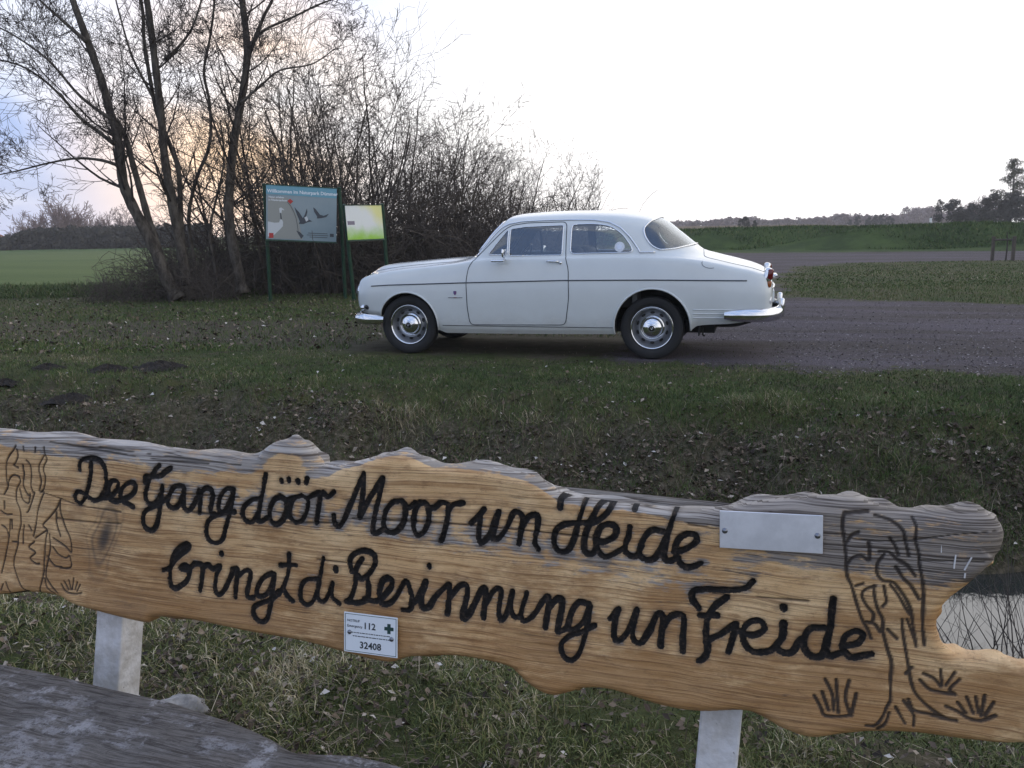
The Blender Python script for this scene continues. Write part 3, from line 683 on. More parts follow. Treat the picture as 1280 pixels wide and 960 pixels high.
    x_, z_ = 2.270, 1.118
    yq = ysurf(x_, z_); ths = np.linspace(0, 2*math.pi, 25)[:-1]
    def disc(nm, r_, off, mat):
        pts = [(x_+r_*math.cos(t), -(ysurf(x_+r_*math.cos(t), z_+r_*math.sin(t))+off), z_+r_*math.sin(t)) for t in ths]
        return mesh_py(nm, pts+[(p[0], p[1]+.001, p[2]) for p in pts], [tuple(range(24)), tuple(range(24, 48))]+[(q, (q+1) % 24, 24+(q+1) % 24, 24+q) for q in range(24)], mat, root)
    disc('window_sticker', .050, .004, M['sticker']); disc('sticker_centre', .030, .0055, M['lens'])
    pts = []
    for t in np.linspace(math.radians(165), math.radians(290), 22):
        xx, zz__ = 3.16+.085*math.cos(t), .955+.05*math.sin(t)
        pts.append((xx, -(ysurf(xx, zz__)+.0005), zz__))
    MB().tube(pts, .003, 4).build('fuel_flap_line', M['seam'], root)
    MB().tube([(3.09, -.60, .36), (3.09, -.61, .24), (3.11, -.62, .235)], .010, 6).build('tow_hook', M['black'], root)
    MB().tube([(3.15, .35, .30), (3.70, .40, .345)], .022, 8).build('exhaust_pipe', M['black'], root, True)
    for y_ in (-.62, .62): MB().box((3.055, y_, .30), (.012, .16, .12)).build('mud_flap', M['rubber'], root)
    for y_ in (-.12, .30): MB().tube([(.665, y_, 1.05), (.735, y_-.2, 1.12), (.76, y_-.38, 1.12)], .006, 4).build('wiper', M['blackemb'], root)
    return root
m, nt, b = newmat('car_glass'); M['glass'] = m
nt.nodes.remove(b); o_ = nt.nodes['Material Output']
tr = N(nt, 'ShaderNodeBsdfTransparent'); tr.inputs[0].default_value = (.86, .90, .92, 1)
gl = N(nt, 'ShaderNodeBsdfGlossy'); gl.inputs['Roughness'].default_value = .02; gl.inputs[0].default_value = (.9, .95, 1, 1)
fr = N(nt, 'ShaderNodeFresnel'); fr.inputs[0].default_value = 1.65
ms = N(nt, 'ShaderNodeMixShader'); L(nt, mathn(nt, 'MINIMUM', mathn(nt, 'ADD', fr.outputs[0], .10), 1.0), ms.inputs[0]); L(nt, tr.outputs[0], ms.inputs[1]); L(nt, gl.outputs[0], ms.inputs[2]); L(nt, ms.outputs[0], o_.inputs[0])
build_car()
# ------------------------------------------------------------------ the carved bench
LEAN = math.radians(7)
BN = -EV*math.cos(LEAN)+np.array([0, 0, math.sin(LEAN)])         # board normal, toward the sitter and a little up
BW = np.cross(BN, EU)*-1; BW = BW/np.linalg.norm(BW)
if BW[2] < 0: BW = -BW
BO = at(640, 700, 1.40)
def b2(px, py):
    p = on_plane(px, py, BO, BN)-BO; return (float(p@EU), float(p@BW))
def b3(u, w_, h=0.0): return BO+EU*u+BW*w_+BN*h
def S_(x0, y0, s, strokes): return [[b2(x0+a/s, y0+b_/s) for a, b_ in st] for st in strokes]
def smooth_line(p, k=5):
    P_ = np.array(p, float)
    if len(P_) < 3: return P_
    E = np.vstack([2*P_[0]-P_[1], P_, 2*P_[-1]-P_[-2]]); out = []
    for i in range(len(P_)-1):
        p0, p1, p2, p3 = E[i:i+4]
        for s in range(k):
            t = s/k; out.append(.5*((2*p1)+(-p0+p2)*t+(2*p0-5*p1+4*p2-p3)*t*t+(-p0+3*p1-3*p2+p3)*t**3))
    out.append(P_[-1]); return np.array(out)
TXT = []
TXT += S_(0, 540, 4.364, [[(497,170),(492,240),(478,300),(458,360),(432,392),(408,375),(405,345),(425,325),(460,345),(505,375),(545,360),(572,310),(580,250),(572,195),(540,155),(490,142),(447,152),(432,180),(436,205)],
  [(545,365),(590,355),(625,330),(645,295),(640,270),(610,268),(592,300),(590,340),(600,370),(630,380)],
  [(630,380),(690,360),(730,330),(742,295),(725,275),(695,280),(665,310),(655,350),(668,378),(700,395),(725,410)]])
TXT += S_(170, 560, 4.741, [[(55,200),(60,170),(95,165),(125,120),(140,105)],[(95,168),(150,165),(180,140),(212,118)],[(85,180),(65,240),(58,290),(75,328),(105,330),(135,300),(152,260),(160,225),(152,300),(135,400),(115,465),(85,490),(50,470),(38,420),(55,375),(100,350),(150,325),(195,290)],
  [(285,225),(240,225),(205,265),(190,320),(205,350),(240,350),(270,310),(290,235),(285,300),(285,350),(310,370),(340,345)],[(340,345),(365,290),(378,250),(385,300),(375,385)],[(378,275),(410,240),(445,245),(455,290),(445,350),(440,385),(465,390)],
  [(580,245),(535,245),(500,290),(490,350),(505,385),(540,350),(578,260)],[(580,245),(560,350),(535,450),(510,540),(470,565),(430,545),(415,490),(430,430),(480,400),(530,385),(582,378)],
  [(768,158),(750,260),(730,360),(720,430),(745,435),(775,412)],[(730,300),(680,310),(640,350),(632,400),(655,438),(690,435),(722,385)],
  [(850,290),(815,310),(790,370),(795,430),(825,455),(865,430),(890,370),(885,310),(850,285)],[(885,310),(920,300),(945,292)],[(975,285),(935,300),(912,350),(912,410),(940,440),(980,430),(1010,370),(1015,310),(980,282)],[(1010,300),(1060,275),(1090,270),(1080,350),(1065,445)],[(1090,280),(1110,265),(1135,290),(1170,262)],
  [(862,192),(863,200)],[(905,184),(906,192)],[(960,195),(962,205)],[(1014,182),(1008,208)]])
TXT += S_(400, 570, 5.333, [[(90,400),(95,455),(120,475),(150,440),(200,330),(250,210),(290,115)],[(290,115),(285,230),(262,410)],[(262,410),(330,280),(415,150)],[(415,150),(385,300),(355,440),(350,500),(375,515),(420,490)],
  [(545,300),(480,310),(435,370),(420,450),(440,500),(490,510),(540,470),(565,390),(560,320),(530,300)],[(560,330),(590,345),(630,315)],[(690,310),(645,330),(622,400),(620,480),(640,530),(680,515),(715,450),(720,370),(700,320),(660,310)],[(715,350),(760,345),(800,315),(840,322)],[(845,325),(845,420),(825,500),(803,565)],[(850,370),(880,330),(945,318)]])
TXT += S_(570, 600, 4.0, [[(70,220),(100,190),(135,150)],[(115,190),(110,290),(125,315),(170,270),(190,210),(210,160)],[(210,160),(185,250),(180,295),(215,290),(250,240),(280,170),(310,165),(330,195),(322,250),(310,322)],[(325,240),(360,185),(400,180),(405,230),(390,310),(408,350)],
  [(560,78),(525,92),(518,140)],[(640,92),(632,140),(610,210),(590,290),(560,350),(515,360),(488,320),(495,260),(540,225),(610,215),(680,215),(740,180),(775,130),(765,108),(725,112),(695,160),(660,230),(640,300),(645,360),(680,372),(700,345)],
  [(700,310),(745,310),(790,285),(800,245),(770,222),(725,235),(700,290),(705,345),(740,385),(790,370),(830,345)],[(870,235),(860,290),(842,345),(865,375),(900,380),(930,330)],[(890,142),(892,148)],
  [(1040,258),(980,250),(940,290),(915,350),(930,390),(975,400),(1010,370),(1050,290),(1100,145)],[(1055,280),(1040,370),(1060,405),(1110,390)],[(1090,360),(1150,345),(1200,310),(1195,275),(1150,270),(1110,300),(1095,350),(1110,400),(1145,435),(1190,430),(1225,415)]])
TXT += S_(190, 660, 4.741, [[(55,255),(95,240),(140,180),(205,125),(210,100),(170,110),(125,160),(100,240),(95,310),(110,355),(150,355),(200,310),(215,250),(190,225),(160,240),(200,250),(245,218)],[(245,215),(290,225),(290,290),(275,375)],[(290,240),(325,220),(350,250)],[(350,250),(395,230),(370,290),(365,370),(385,400),(420,370),(470,265)],[(405,150),(406,158)],
  [(470,250),(500,250),(490,330),(482,415)],[(500,290),(545,255),(575,270),(560,350),(555,410),(590,420)],[(700,275),(650,300),(610,370),(620,410),(665,400),(700,340),(712,280),(705,360),(690,460),(670,545),(630,562),(595,530),(590,480),(625,455),(700,425),(740,380)],
  [(805,160),(800,260),(770,350),(740,395)],[(770,375),(795,415),(822,440)],[(755,225),(845,225)],[(965,305),(900,315),(868,370),(875,440),(915,460),(955,420),(985,300),(1008,180)],[(985,320),(970,400),(985,440),(1020,430),(1060,330),(1055,410),(1100,455)],[(1082,245),(1083,255)]])
TXT += S_(420, 670, 3.765, [[(120,110),(88,160),(85,230),(62,295),(40,312)],[(70,170),(60,120),(85,85),(130,72),(175,90),(180,130),(155,175),(118,205),(100,190)],[(140,195),(150,250),(140,300),(100,318),(50,315)],[(130,300),(190,308),(245,260),(262,220),(240,200),(212,220),(200,270),(210,320),(245,320),(280,290),(325,215),(350,270),(355,320),(340,350),(310,350)],[(350,320),(380,300),(420,215),(400,290),(405,335),(435,335),(465,290),(520,235),(532,250),(525,365)],[(436,140),(437,148)],
  [(530,300),(575,240),(610,235),(615,280),(595,380),(625,370),(680,260),(700,250),(703,280),(695,385)],[(703,320),(745,255),(775,260),(765,350),(775,395),(800,370),(830,262),(820,330),(838,380),(868,370),(895,270),(870,360),(885,400),(930,370),(985,290),(1000,300),(995,360),(985,430)],[(1000,340),(1040,295),(1065,310),(1050,400),(1045,450),(1085,435)],
  [(1190,320),(1140,315),(1105,370),(1095,430),(1120,440),(1165,400),(1195,330),(1180,430),(1150,540),(1110,585),(1070,560),(1060,510),(1100,470),(1160,450),(1215,420)]])
TXT += S_(740, 710, 3.556, [[(80,225),(120,180),(100,250),(100,310),(120,325),(160,280),(198,185),(180,280),(190,325),(220,330),(260,270),(290,205),(315,215),(310,280),(305,345)],[(315,265),(350,215),(405,215),(405,300),(405,370)],
  [(715,60),(680,90),(600,100),(500,95),(450,105),(448,140),(475,180)],[(600,130),(545,170),(515,220),(505,300),(515,360),(500,395),(475,412)],[(480,212),(555,212)],[(515,320),(580,290),(640,250),(625,310),(605,375)],[(640,265),(665,290),(720,300),(765,275),(750,240),(705,240),(670,280),(680,340),(720,375),(790,370),(830,330)],
  [(850,250),(845,310),(820,350),(850,380),(890,375),(930,320)],[(850,176),(851,181)],[(1030,270),(970,275),(940,330),(960,385),(1005,400),(1035,370),(1060,270),(1072,140)],[(1060,270),(1040,350),(1055,395),(1110,380)],[(1110,350),(1180,340),(1205,300),(1170,285),(1125,310),(1115,360),(1150,400),(1200,395),(1245,385)]])
DRW = S_(1000, 620, 3.096, [[(170,65),(163,110),(172,180),(178,250),(182,310),(200,350),(220,420),(240,480),(262,520),(275,555)],[(170,65),(230,62),(262,60)],[(178,180),(200,150),(225,138)],[(265,180),(268,215),(265,250),(235,230),(205,238),(185,260)],
  [(435,85),(448,120),(445,170),(458,220),(462,270),(475,340),(478,420),(475,500),(482,580)],[(290,75),(350,95),(395,130),(405,170),(420,230)],[(345,160),(365,190),(378,225)],[(325,225),(300,260),(298,300),(320,328),(360,335),(390,370),(415,410),(430,450),(440,520),(450,585)],[(305,215),(340,215),(375,245),(415,270),(445,310)],
  [(370,275),(400,320),(430,350),(460,400)],[(350,345),(380,385),(405,430),(425,460)],[(215,350),(245,340)],[(290,350),(250,365),(240,390),(260,430),(285,460),(280,490)],[(285,350),(290,400),(305,450),(320,480),(322,530),(340,600),(355,650),(350,720),(350,790),(335,820),(320,855),(290,890),(255,890)],[(325,350),(330,380),(335,410),(320,430)],
  [(395,480),(400,540),(410,600),(420,660),(430,720),(450,770),(500,820),(560,860),(605,870)],[(410,690),(435,665)],[(420,790),(440,830),(500,845),(560,862)],[(340,520),(375,555)],[(415,480),(430,520),(445,560)],[(260,490),(290,500),(310,530)],[(345,840),(330,880),(300,905)],[(370,820),(405,880)],[(402,795),(440,850),(438,890)],
  [(55,775),(80,820),(95,850),(150,855),(200,850)],[(85,760),(110,830)],[(97,712),(125,770),(130,830)],[(140,715),(148,840)],[(190,718),(175,780),(190,840)],[(218,768),(200,840)],[(465,715),(500,750),(540,760),(590,770)],[(480,690),(520,710),(545,740)],[(545,675),(550,735)],[(600,685),(565,735)],[(618,712),(580,750),(600,770)],
  [(565,815),(610,835),(650,860),(700,870),(755,850)],[(610,800),(640,840)],[(645,780),(670,840)],[(680,780),(690,840)],[(715,775),(700,850)],[(750,800),(715,850)],[(60,165),(120,170),(165,178)]][:-1])
DRWL = S_(0, 540, 4.364, [[(90,75),(75,100),(50,135),(38,170),(35,250),(40,300),(20,340)],[(95,95),(100,130),(85,170),(75,180),(100,195)],[(130,80),(133,105)],[(195,85),(192,110)],[(240,85),(245,120),(255,150),(235,200),(245,250),(235,310),(215,330)],[(240,130),(212,185),(215,230),(222,270),(210,320)],
  [(105,245),(75,235),(50,260),(40,310)],[(100,245),(110,270),(90,310),(85,370),(105,430),(108,500),(95,560),(90,620),(75,680),(72,730),(95,800),(120,850),(150,875)],[(125,180),(130,230),(125,290),(145,340),(160,350)],[(145,155),(165,180),(170,240),(165,290),(175,330)],[(105,310),(120,370),(150,390),(160,340)],
  [(185,330),(165,390),(150,430),(140,440)],[(235,330),(215,380),(200,430),(190,500),(175,570)],[(50,480),(45,560),(30,650),(20,700),(5,770)],[(5,510),(30,530),(40,570)],[(60,480),(60,530)],[(125,510),(120,560),(120,610)],[(150,510),(165,540)],[(60,600),(85,600)],[(0,430),(30,450),(60,450)],[(20,420),(20,380)],
  [(323,370),(300,420),(260,470),(225,510),(245,535),(215,560),(185,580)],[(323,370),(320,420),(330,470),(350,530),(375,590),(380,660),(350,630),(310,600),(280,580)],[(300,440),(300,500),(320,570)],[(180,600),(150,630),(185,660),(158,690),(190,720),(210,720)],[(250,540),(240,600),(235,700),(232,780),(215,860)],[(262,560),(265,640),(255,700),(245,780),(270,830),(310,880)],
  [(250,680),(290,730),(330,740)],[(280,630),(310,670),(350,690),(370,680),(378,740),(320,745)],[(0,890),(60,885),(150,870)],[(30,820),(50,870)],[(15,830),(5,860)],[(215,860),(205,880)],[(240,800),(255,850),(290,885)],[(330,830),(355,870),(400,885),(440,880)],[(345,815),(370,860)],[(370,810),(382,860)],[(395,800),(390,860)],[(415,820),(405,860)],[(430,835),(415,870)]])
CRK = [[b2(a, b_) for a, b_ in st] for st in [[(50,615),(70,622),(98,632),(150,640)], [(70,648),(100,652),(150,655)], [(1030,672),(1120,676),(1190,668),(1262,664)], [(440,648),(560,655),(700,668),(770,676)], [(240,640),(340,652),(430,654)], [(395,700),(440,705),(470,708)], [(1150,700),(1230,702)], [(180,612),(240,618),(300,622)], [(860,655),(900,662)], [(120,560),(200,570),(300,582)], [(60,553),(170,571),(260,580)], [(890,742),(1010,752)]]]
OUTL = [(-85, 526), (-40, 531), (0, 535), (60, 541), (120, 548), (200, 556), (260, 563), (310, 567), (322, 558), (335, 549), (352, 546), (368, 548), (380, 556), (392, 570), (402, 579), (440, 573), (470, 565), (495, 562), (520, 568), (545, 576), (600, 579), (650, 588), (680, 601), (704, 615), (760, 624), (830, 631), (895, 632), (950, 623), (1000, 618), (1040, 616), (1075, 619), (1105, 628), (1140, 633), (1180, 632), (1225, 634), (1248, 643), (1260, 660), (1257, 682), (1242, 706), (1212, 733), (1187, 753), (1174, 773), (1175, 797), (1187, 814), (1208, 824), (1250, 825), (1280, 833), (1330, 852), (1362, 880), (1355, 915), (1320, 934),
        (1280, 932), (1250, 932), (1203, 927), (1148, 920), (1093, 918), (1053, 921), (1013, 925), (977, 913), (948, 897), (926, 891), (871, 892), (820, 883), (763, 865), (729, 863), (712, 868), (690, 872), (672, 866), (655, 854), (635, 836), (601, 827), (561, 822), (511, 824), (484, 831), (455, 826), (430, 820), (370, 804), (302, 792), (235, 778), (191, 774), (180, 781), (165, 779), (144, 774), (116, 766), (87, 757), (67, 746), (34, 742), (0, 745), (-40, 738), (-90, 728), (-120, 690), (-118, 590), (-108, 545)]
BENCH = empty('bench'); tag(BENCH, 'rustic bench with a honey-coloured live-edge backrest carved with cursive lettering and trees', 'bench')
def build_board():
    root = None
    OP = [b2(*p) for p in OUTL]; OP = [(a, b_-(.0075 if i < 38 else 0)) for i, (a, b_) in enumerate(OP)]
    poly = smooth_line(OP+[OP[0]], 5)[:-1]
    cs = .0020
    lo = poly.min(0)-.01; hi = poly.max(0)+.01
    us = np.arange(lo[0], hi[0], cs); ws = np.arange(lo[1], hi[1], cs); nu, nw = len(us), len(ws)
    U, W_ = np.meshgrid(us, ws, indexing='ij'); UV = np.stack([U.ravel(), W_.ravel()], 1)
    def dist_lines(lines, rad, sm=True):
        D = np.full((nu, nw), rad)
        for l in lines:
            P_ = smooth_line(l, 4) if sm else np.array(l)
            for a, b_ in zip(P_[:-1], P_[1:]):
                i0 = int(max(0, (min(a[0], b_[0])-rad-lo[0])/cs)); i1 = int(min(nu, (max(a[0], b_[0])+rad-lo[0])/cs+2)); j0 = int(max(0, (min(a[1], b_[1])-rad-lo[1])/cs)); j1 = int(min(nw, (max(a[1], b_[1])+rad-lo[1])/cs+2))
                if i0 >= i1 or j0 >= j1: continue
                x = U[i0:i1, j0:j1]; y = W_[i0:i1, j0:j1]; e = b_-a; t = np.clip(((x-a[0])*e[0]+(y-a[1])*e[1])/(e@e+1e-12), 0, 1)
                D[i0:i1, j0:j1] = np.minimum(D[i0:i1, j0:j1], np.hypot(x-a[0]-t*e[0], y-a[1]-t*e[1]))
        return D
    # signed distance to the outline
    dl = dist_lines([np.vstack([poly, poly[:1]])], .06, False)
    ins = poly_sd_fast(U, W_, poly); sd = np.where(ins, dl, -dl)
    ctop = sd_top = dist_lines([np.array([p for p in poly if True])[:int(len(OUTL[:38])*5)]], .06, False)
    dt = dist_lines(TXT, .030); dd = dist_lines(DRW+DRWL, .016); dc = dist_lines(CRK, .008)
    hw = .0052*(1+.14*wob(U, W_, 55, 1)+.08*wob(U, W_, 140, 4)); hd = np.where(U > 0, .0027, .0021)*(1+.15*wob(U, W_, 90, 2))
    dep = -.0062*np.clip(1-(dt/hw)**2, 0, 1)**.5*(1+.25*wob(U, W_, 70, 2))
    dep = np.minimum(dep, -.0030*np.clip(1-(dd/(hd*1.2))**2, 0, 1))
    crw = .0019*(1+.5*wob(U, W_, 40, 3)); crk = np.clip(1-(dc/np.maximum(crw, .0003))**2, 0, 1)*(sd > .01)
    # shape of the front: rounded along the live edge, gently wavy
    r0 = .017; r1 = .034*(1+.25*wob(U, W_*.3, 9, 4))
    istop = (ctop <= dl+1e-6)
    r1 = r1*np.interp(U, [-.9, -.38, -.32, .25, .4, .8], [1.0, 1.0, .5, .42, .8, .9])
    R_ = np.where(istop, r1, r0)
    q = np.clip(1-sd/R_, 0, 1); edge = -np.where(istop, .030, .017)*(1-np.sqrt(np.clip(1-q**2, 0, 1)))
    grain = .0004*np.sin((W_+.012*wob(U, W_*2, 3.2, 0))*420+3*wob(U, W_, 4, 2))*np.clip(wob(U, W_*4, 5, 5)*.6+.5, 0, 1)
    wave = .004*wob(U, W_, 7, 3)
    hgt = edge+wave+dep-.0035*crk+grain*(dep > -.0005)
    V2 = UV.copy()
    iq = np.arange(nu-1)[:, None]; jq = np.arange(nw-1)[None, :]
    Q = np.stack([iq*nw+jq, (iq+1)*nw+jq, (iq+1)*nw+jq+1, iq*nw+jq+1], -1).reshape(-1, 4)
    sdf = sd.ravel(); keep = sdf[Q].mean(1) > 0; Q = Q[keep]
    cnt = np.zeros(len(V2), int); np.add.at(cnt, Q.ravel(), 1)
    bnd = np.where((cnt > 0) & (cnt < 4))[0]
    gx = np.gradient(sd, cs, axis=0).ravel(); gy = np.gradient(sd, cs, axis=1).ravel()
    gn = np.hypot(gx, gy)+1e-9
    V2[bnd, 0] -= gx[bnd]/gn[bnd]*sdf[bnd]; V2[bnd, 1] -= gy[bnd]/gn[bnd]*sdf[bnd]
    hg = hgt.ravel().copy(); hg[bnd] = np.where(istop.ravel()[bnd], -.030, -.017)
    V3 = BO+V2[:, :1]*EU+V2[:, 1:]*BW+hg[:, None]*BN
    paint = np.clip((hw-dt)/.0016+.5, 0, 1); pdraw = np.clip((hd-dd)/.0014+.5, 0, 1)
    halo = np.exp(-(dt/.012)**2)
    nr_ = wob(U, W_*3, 6, 5)
    topw = np.where(istop, np.clip(1-sd/((.034+.014*nr_)*np.interp(U, [-.9, -.40, -.33, .22, .32, .8], [1.15, 1.0, .38, .30, .8, .8])), 0, 1), 0)
    # greyed band along the row of letters and at the upper right end
    bb = np.exp(-((W_-np.interp(U, [-1, -.75, -.5, 0, .3, .45, .8], [.055, .075, .062, .022, -.012, .05, .055]))/.034)**2)*np.interp(U, [-.8, -.7, -.1, .25, .4], [.0, .9, 1.15, 1.0, .7])
    rr = sst(U, .22, .50)*sst(W_+.02*wob(U, W_*2, 9, 0), -.035, .085)*.95
    weather = np.clip(.55*halo+sst(topw, .0, .5)+.6*bb+rr, 0, 1.6)
    kx = U-b2(129, 672)[0]; ky = W_-b2(129, 672)[1]; kx = kx-.28*ky; kd = np.sqrt((kx/.014)**2+(ky/.036)**2)*(1+.18*wob(U, W_, 45, 3))
    knot = np.clip(np.exp(-kd**3)+.55*np.exp(-((kd-1.75)/.22)**2)+.30*np.exp(-((kd-2.6)/.18)**2), 0, 1)
    kr = np.exp(-(((U-b2(128, 672)[0])/.06)**2+((W_-b2(128, 672)[1])/.07)**2))+.9*np.exp(-(((U-b2(165, 752)[0])/.05)**2+((W_-b2(165, 752)[1])/.03)**2))+.7*np.exp(-(((U-b2(60, 650)[0])/.08)**2+((W_-b2(60, 650)[1])/.03)**2))
    att = {'paint': paint.ravel(), 'draw': pdraw.ravel(), 'weather': weather.ravel(), 'crack': crk.ravel(), 'knot': knot.ravel(), 'kring': kr.ravel(), 'halo': np.exp(-(np.maximum(dt-hw, 0)/.0045)**1.2).ravel(), 'gu': U.ravel(), 'gw': W_.ravel()}
    used_p = (paint.ravel()[Q].max(1) > .25); used_d = (pdraw.ravel()[Q].max(1) > .25) & ~used_p
    def sub(nm, mk): return submesh(nm, V3, Q[mk], M['wood'], root if nm != 'backrest' else BENCH, True, att)
    root = sub('backrest', ~used_p & ~used_d); sub('carved_lettering', used_p); lft = UV[Q].mean(1)[:, 0] < 0
    sub('carved_drawing', used_d & lft); sub('carved_drawing', used_d & ~lft)
    # edge and back
    vs = []; fs = []; n = len(poly); T = .052
    rows = [(0, 0), (.0008, -.008), (.0, -.018), (-.006, -.026), (-.03, -.030)]
    nrm = np.roll(poly, -1, 0)-np.roll(poly, 1, 0); nrm = np.stack([nrm[:, 1], -nrm[:, 0]], 1); nrm /= np.linalg.norm(nrm, axis=1)[:, None]+1e-9
    area = .5*np.sum(poly[:, 0]*np.roll(poly[:, 1], -1)-np.roll(poly[:, 0], -1)*poly[:, 1])
    if area < 0: nrm = -nrm
    itop = np.arange(n) < 38*5
    uu = []; ww = []
    for k, (o, h_) in enumerate(rows):
        for i in range(n):
            base = (-.030 if itop[i] else -.017); g_ = (.004*math.sin(i*.37+k)+.003*math.sin(i*.9)) if k in (1, 2) else 0
            p = poly[i]+nrm[i]*(o+g_); vs.append(b3(p[0], p[1], base+h_*(1 if itop[i] else 1.4))); uu.append(p[0]); ww.append(p[1])
    for k in range(len(rows)-1):
        for i in range(n): fs.append((k*n+i, k*n+(i+1) % n, (k+1)*n+(i+1) % n, (k+1)*n+i))
    o = mesh_py('timber_edge', vs, fs+[tuple(range((len(rows)-1)*n, len(rows)*n))], M['wood'], root, True, 50)
    me = o.data
    for nm, arr in (('gu', uu), ('gw', ww), ('weather', [1.3 if itop[i % n] else .15 for i in range(len(vs))])):
        a = me.attributes.new(nm, 'FLOAT', 'POINT'); a.data.foreach_set('value', np.array(arr, np.float32))
    # pale scratches on the right-hand lobe
    for a_, b_ in (((1177, 675), (1176, 690)), ((1194, 693), (1192, 710)), ((1214, 696), (1205, 712)), ((1206, 716), (1205, 722))):
        p, q_ = b2(*a_), b2(*b_); MB().tube([b3(*p, .003), b3(*q_, .003)], .0013, 4).build('scratch', M['whitepost'], root)
    return root
def poly_sd_fast(X, Y, P_):
    ins = np.zeros(X.shape, bool); n = len(P_); ws = Y[0]; us = X[:, 0]
    # scanline by columns of w
    for j, y in enumerate(ws):
        a = P_; b_ = np.roll(P_, -1, 0); m_ = (a[:, 1] > y) != (b_[:, 1] > y)
        xs_ = np.sort(a[m_, 0]+(y-a[m_, 1])*(b_[m_, 0]-a[m_, 0])/(b_[m_, 1]-a[m_, 1]))
        ins[:, j] = (np.searchsorted(xs_, us) % 2) == 1
    return ins
# timber shader in board coordinates
m, nt, b = newmat('carved_timber'); M['wood'] = m
gu, gw = attr(nt, 'gu'), attr(nt, 'gw')
cmb = N(nt, 'ShaderNodeCombineXYZ'); L(nt, mathn(nt, 'MULTIPLY', gu, 1.0), cmb.inputs[0]); L(nt, mathn(nt, 'MULTIPLY', gw, 1.0), cmb.inputs[1])
def mapv(nt, src, sc):
    mp = N(nt, 'ShaderNodeMapping'); mp.inputs['Scale'].default_value = sc; L(nt, src, mp.inputs[0]); return mp.outputs[0]
warp = noi(nt, 3.0, 3, .5, mapv(nt, cmb.outputs[0], (1, 2, 1)))
cw = N(nt, 'ShaderNodeCombineXYZ'); L(nt, gu, cw.inputs[0]); L(nt, mathn(nt, 'ADD', gw, mathn(nt, 'MULTIPLY', warp, .035)), cw.inputs[1])
fine = noi(nt, 1.0, 5, .7, mapv(nt, cw.outputs[0], (3.2, 300, 1)))
pore = noi(nt, 1.0, 4, .8, mapv(nt, cmb.outputs[0], (180, 420, 1)))
rings = noi(nt, 1.0, 4, .55, mapv(nt, cw.outputs[0], (1.6, 115, 1)))
blot = noi(nt, 1.0, 6, .65, mapv(nt, cmb.outputs[0], (7, 14, 1)))
woodc = mixc(nt, mrange(nt, rings, .40, .62), (.68, .43, .205), (.46, .26, .11))
woodc = mixc(nt, mrange(nt, blot, .40, .68), woodc, (.78, .54, .29))
woodc = mixc(nt, mathn(nt, 'MULTIPLY', mrange(nt, mathn(nt, 'SUBTRACT', noi(nt, 1, 6, .7, mapv(nt, cmb.outputs[0], (5, 14, 1))), mathn(nt, 'MULTIPLY', gw, .9)), .50, .66), .72), woodc, (.34, .17, .058))
woodc = mixc(nt, mathn(nt, 'MULTIPLY', mrange(nt, noi(nt, 1, 7, .8, mapv(nt, cmb.outputs[0], (26, 70, 1))), .52, .64), .45), woodc, (.20, .105, .045))
woodc = mixc(nt, mathn(nt, 'MULTIPLY', mrange(nt, fine, .50, .60), .66), woodc, (.20, .10, .040))
woodc = mixc(nt, mathn(nt, 'MULTIPLY', mrange(nt, pore, .55, .70), .45), woodc, (.14, .07, .03))
grey = mixc(nt, mrange(nt, fine, .42, .60), (.44, .40, .365), (.070, .052, .042))
grey = mixc(nt, mrange(nt, noi(nt, 1.0, 5, .7, mapv(nt, cw.outputs[0], (4, 40, 1))), .45, .65), grey, (.27, .235, .20))
grey = mixc(nt, mathn(nt, 'MULTIPLY', mrange(nt, gu, .22, .42), .62), grey, mixc(nt, mrange(nt, fine, .42, .60), (.25, .205, .17), (.05, .038, .032)))
we = mathn(nt, 'ADD', attr(nt, 'weather'), mathn(nt, 'MULTIPLY', mathn(nt, 'SUBTRACT', noi(nt, 1.0, 6, .7, mapv(nt, cmb.outputs[0], (22, 85, 1))), .5), 2.6))
wc = mixc(nt, mrange(nt, we, .50, .95), woodc, grey)
ck = noi(nt, 1.0, 3, .5, mapv(nt, cw.outputs[0], (1.1, 40, 1)))
ckl = mathn(nt, 'MULTIPLY', mrange(nt, mathn(nt, 'ABSOLUTE', mathn(nt, 'SUBTRACT', ck, .5)), .006, .0), mrange(nt, noi(nt, 1, 3, .5, mapv(nt, cmb.outputs[0], (5, 9, 1))), .44, .52))
wc = mixc(nt, mathn(nt, 'MULTIPLY', ckl, mathn(nt, 'ADD', .5, mathn(nt, 'MULTIPLY', mrange(nt, we, .3, .9), .5))), wc, (.045, .03, .022))
wc = mixc(nt, mathn(nt, 'MULTIPLY', mathn(nt, 'MULTIPLY', attr(nt, 'halo'), mrange(nt, noi(nt, 60, 4, .7, cmb.outputs[0]), .3, .6)), .62), wc, (.075, .055, .042))
wc = mixc(nt, mathn(nt, 'MULTIPLY', attr(nt, 'kring'), mathn(nt, 'MULTIPLY', mrange(nt, noi(nt, 24, 3, .6, cmb.outputs[0]), .4, .6), .5)), wc, (.22, .14, .08))
wc = mixc(nt, mathn(nt, 'MULTIPLY', attr(nt, 'knot'), .9), wc, (.055, .045, .04))
wc = mixc(nt, mathn(nt, 'MULTIPLY', attr(nt, 'crack'), .9), wc, (.02, .015, .012))
wc = mixc(nt, mathn(nt, 'MULTIPLY', attr(nt, 'draw'), .93), wc, (.026, .017, .013))
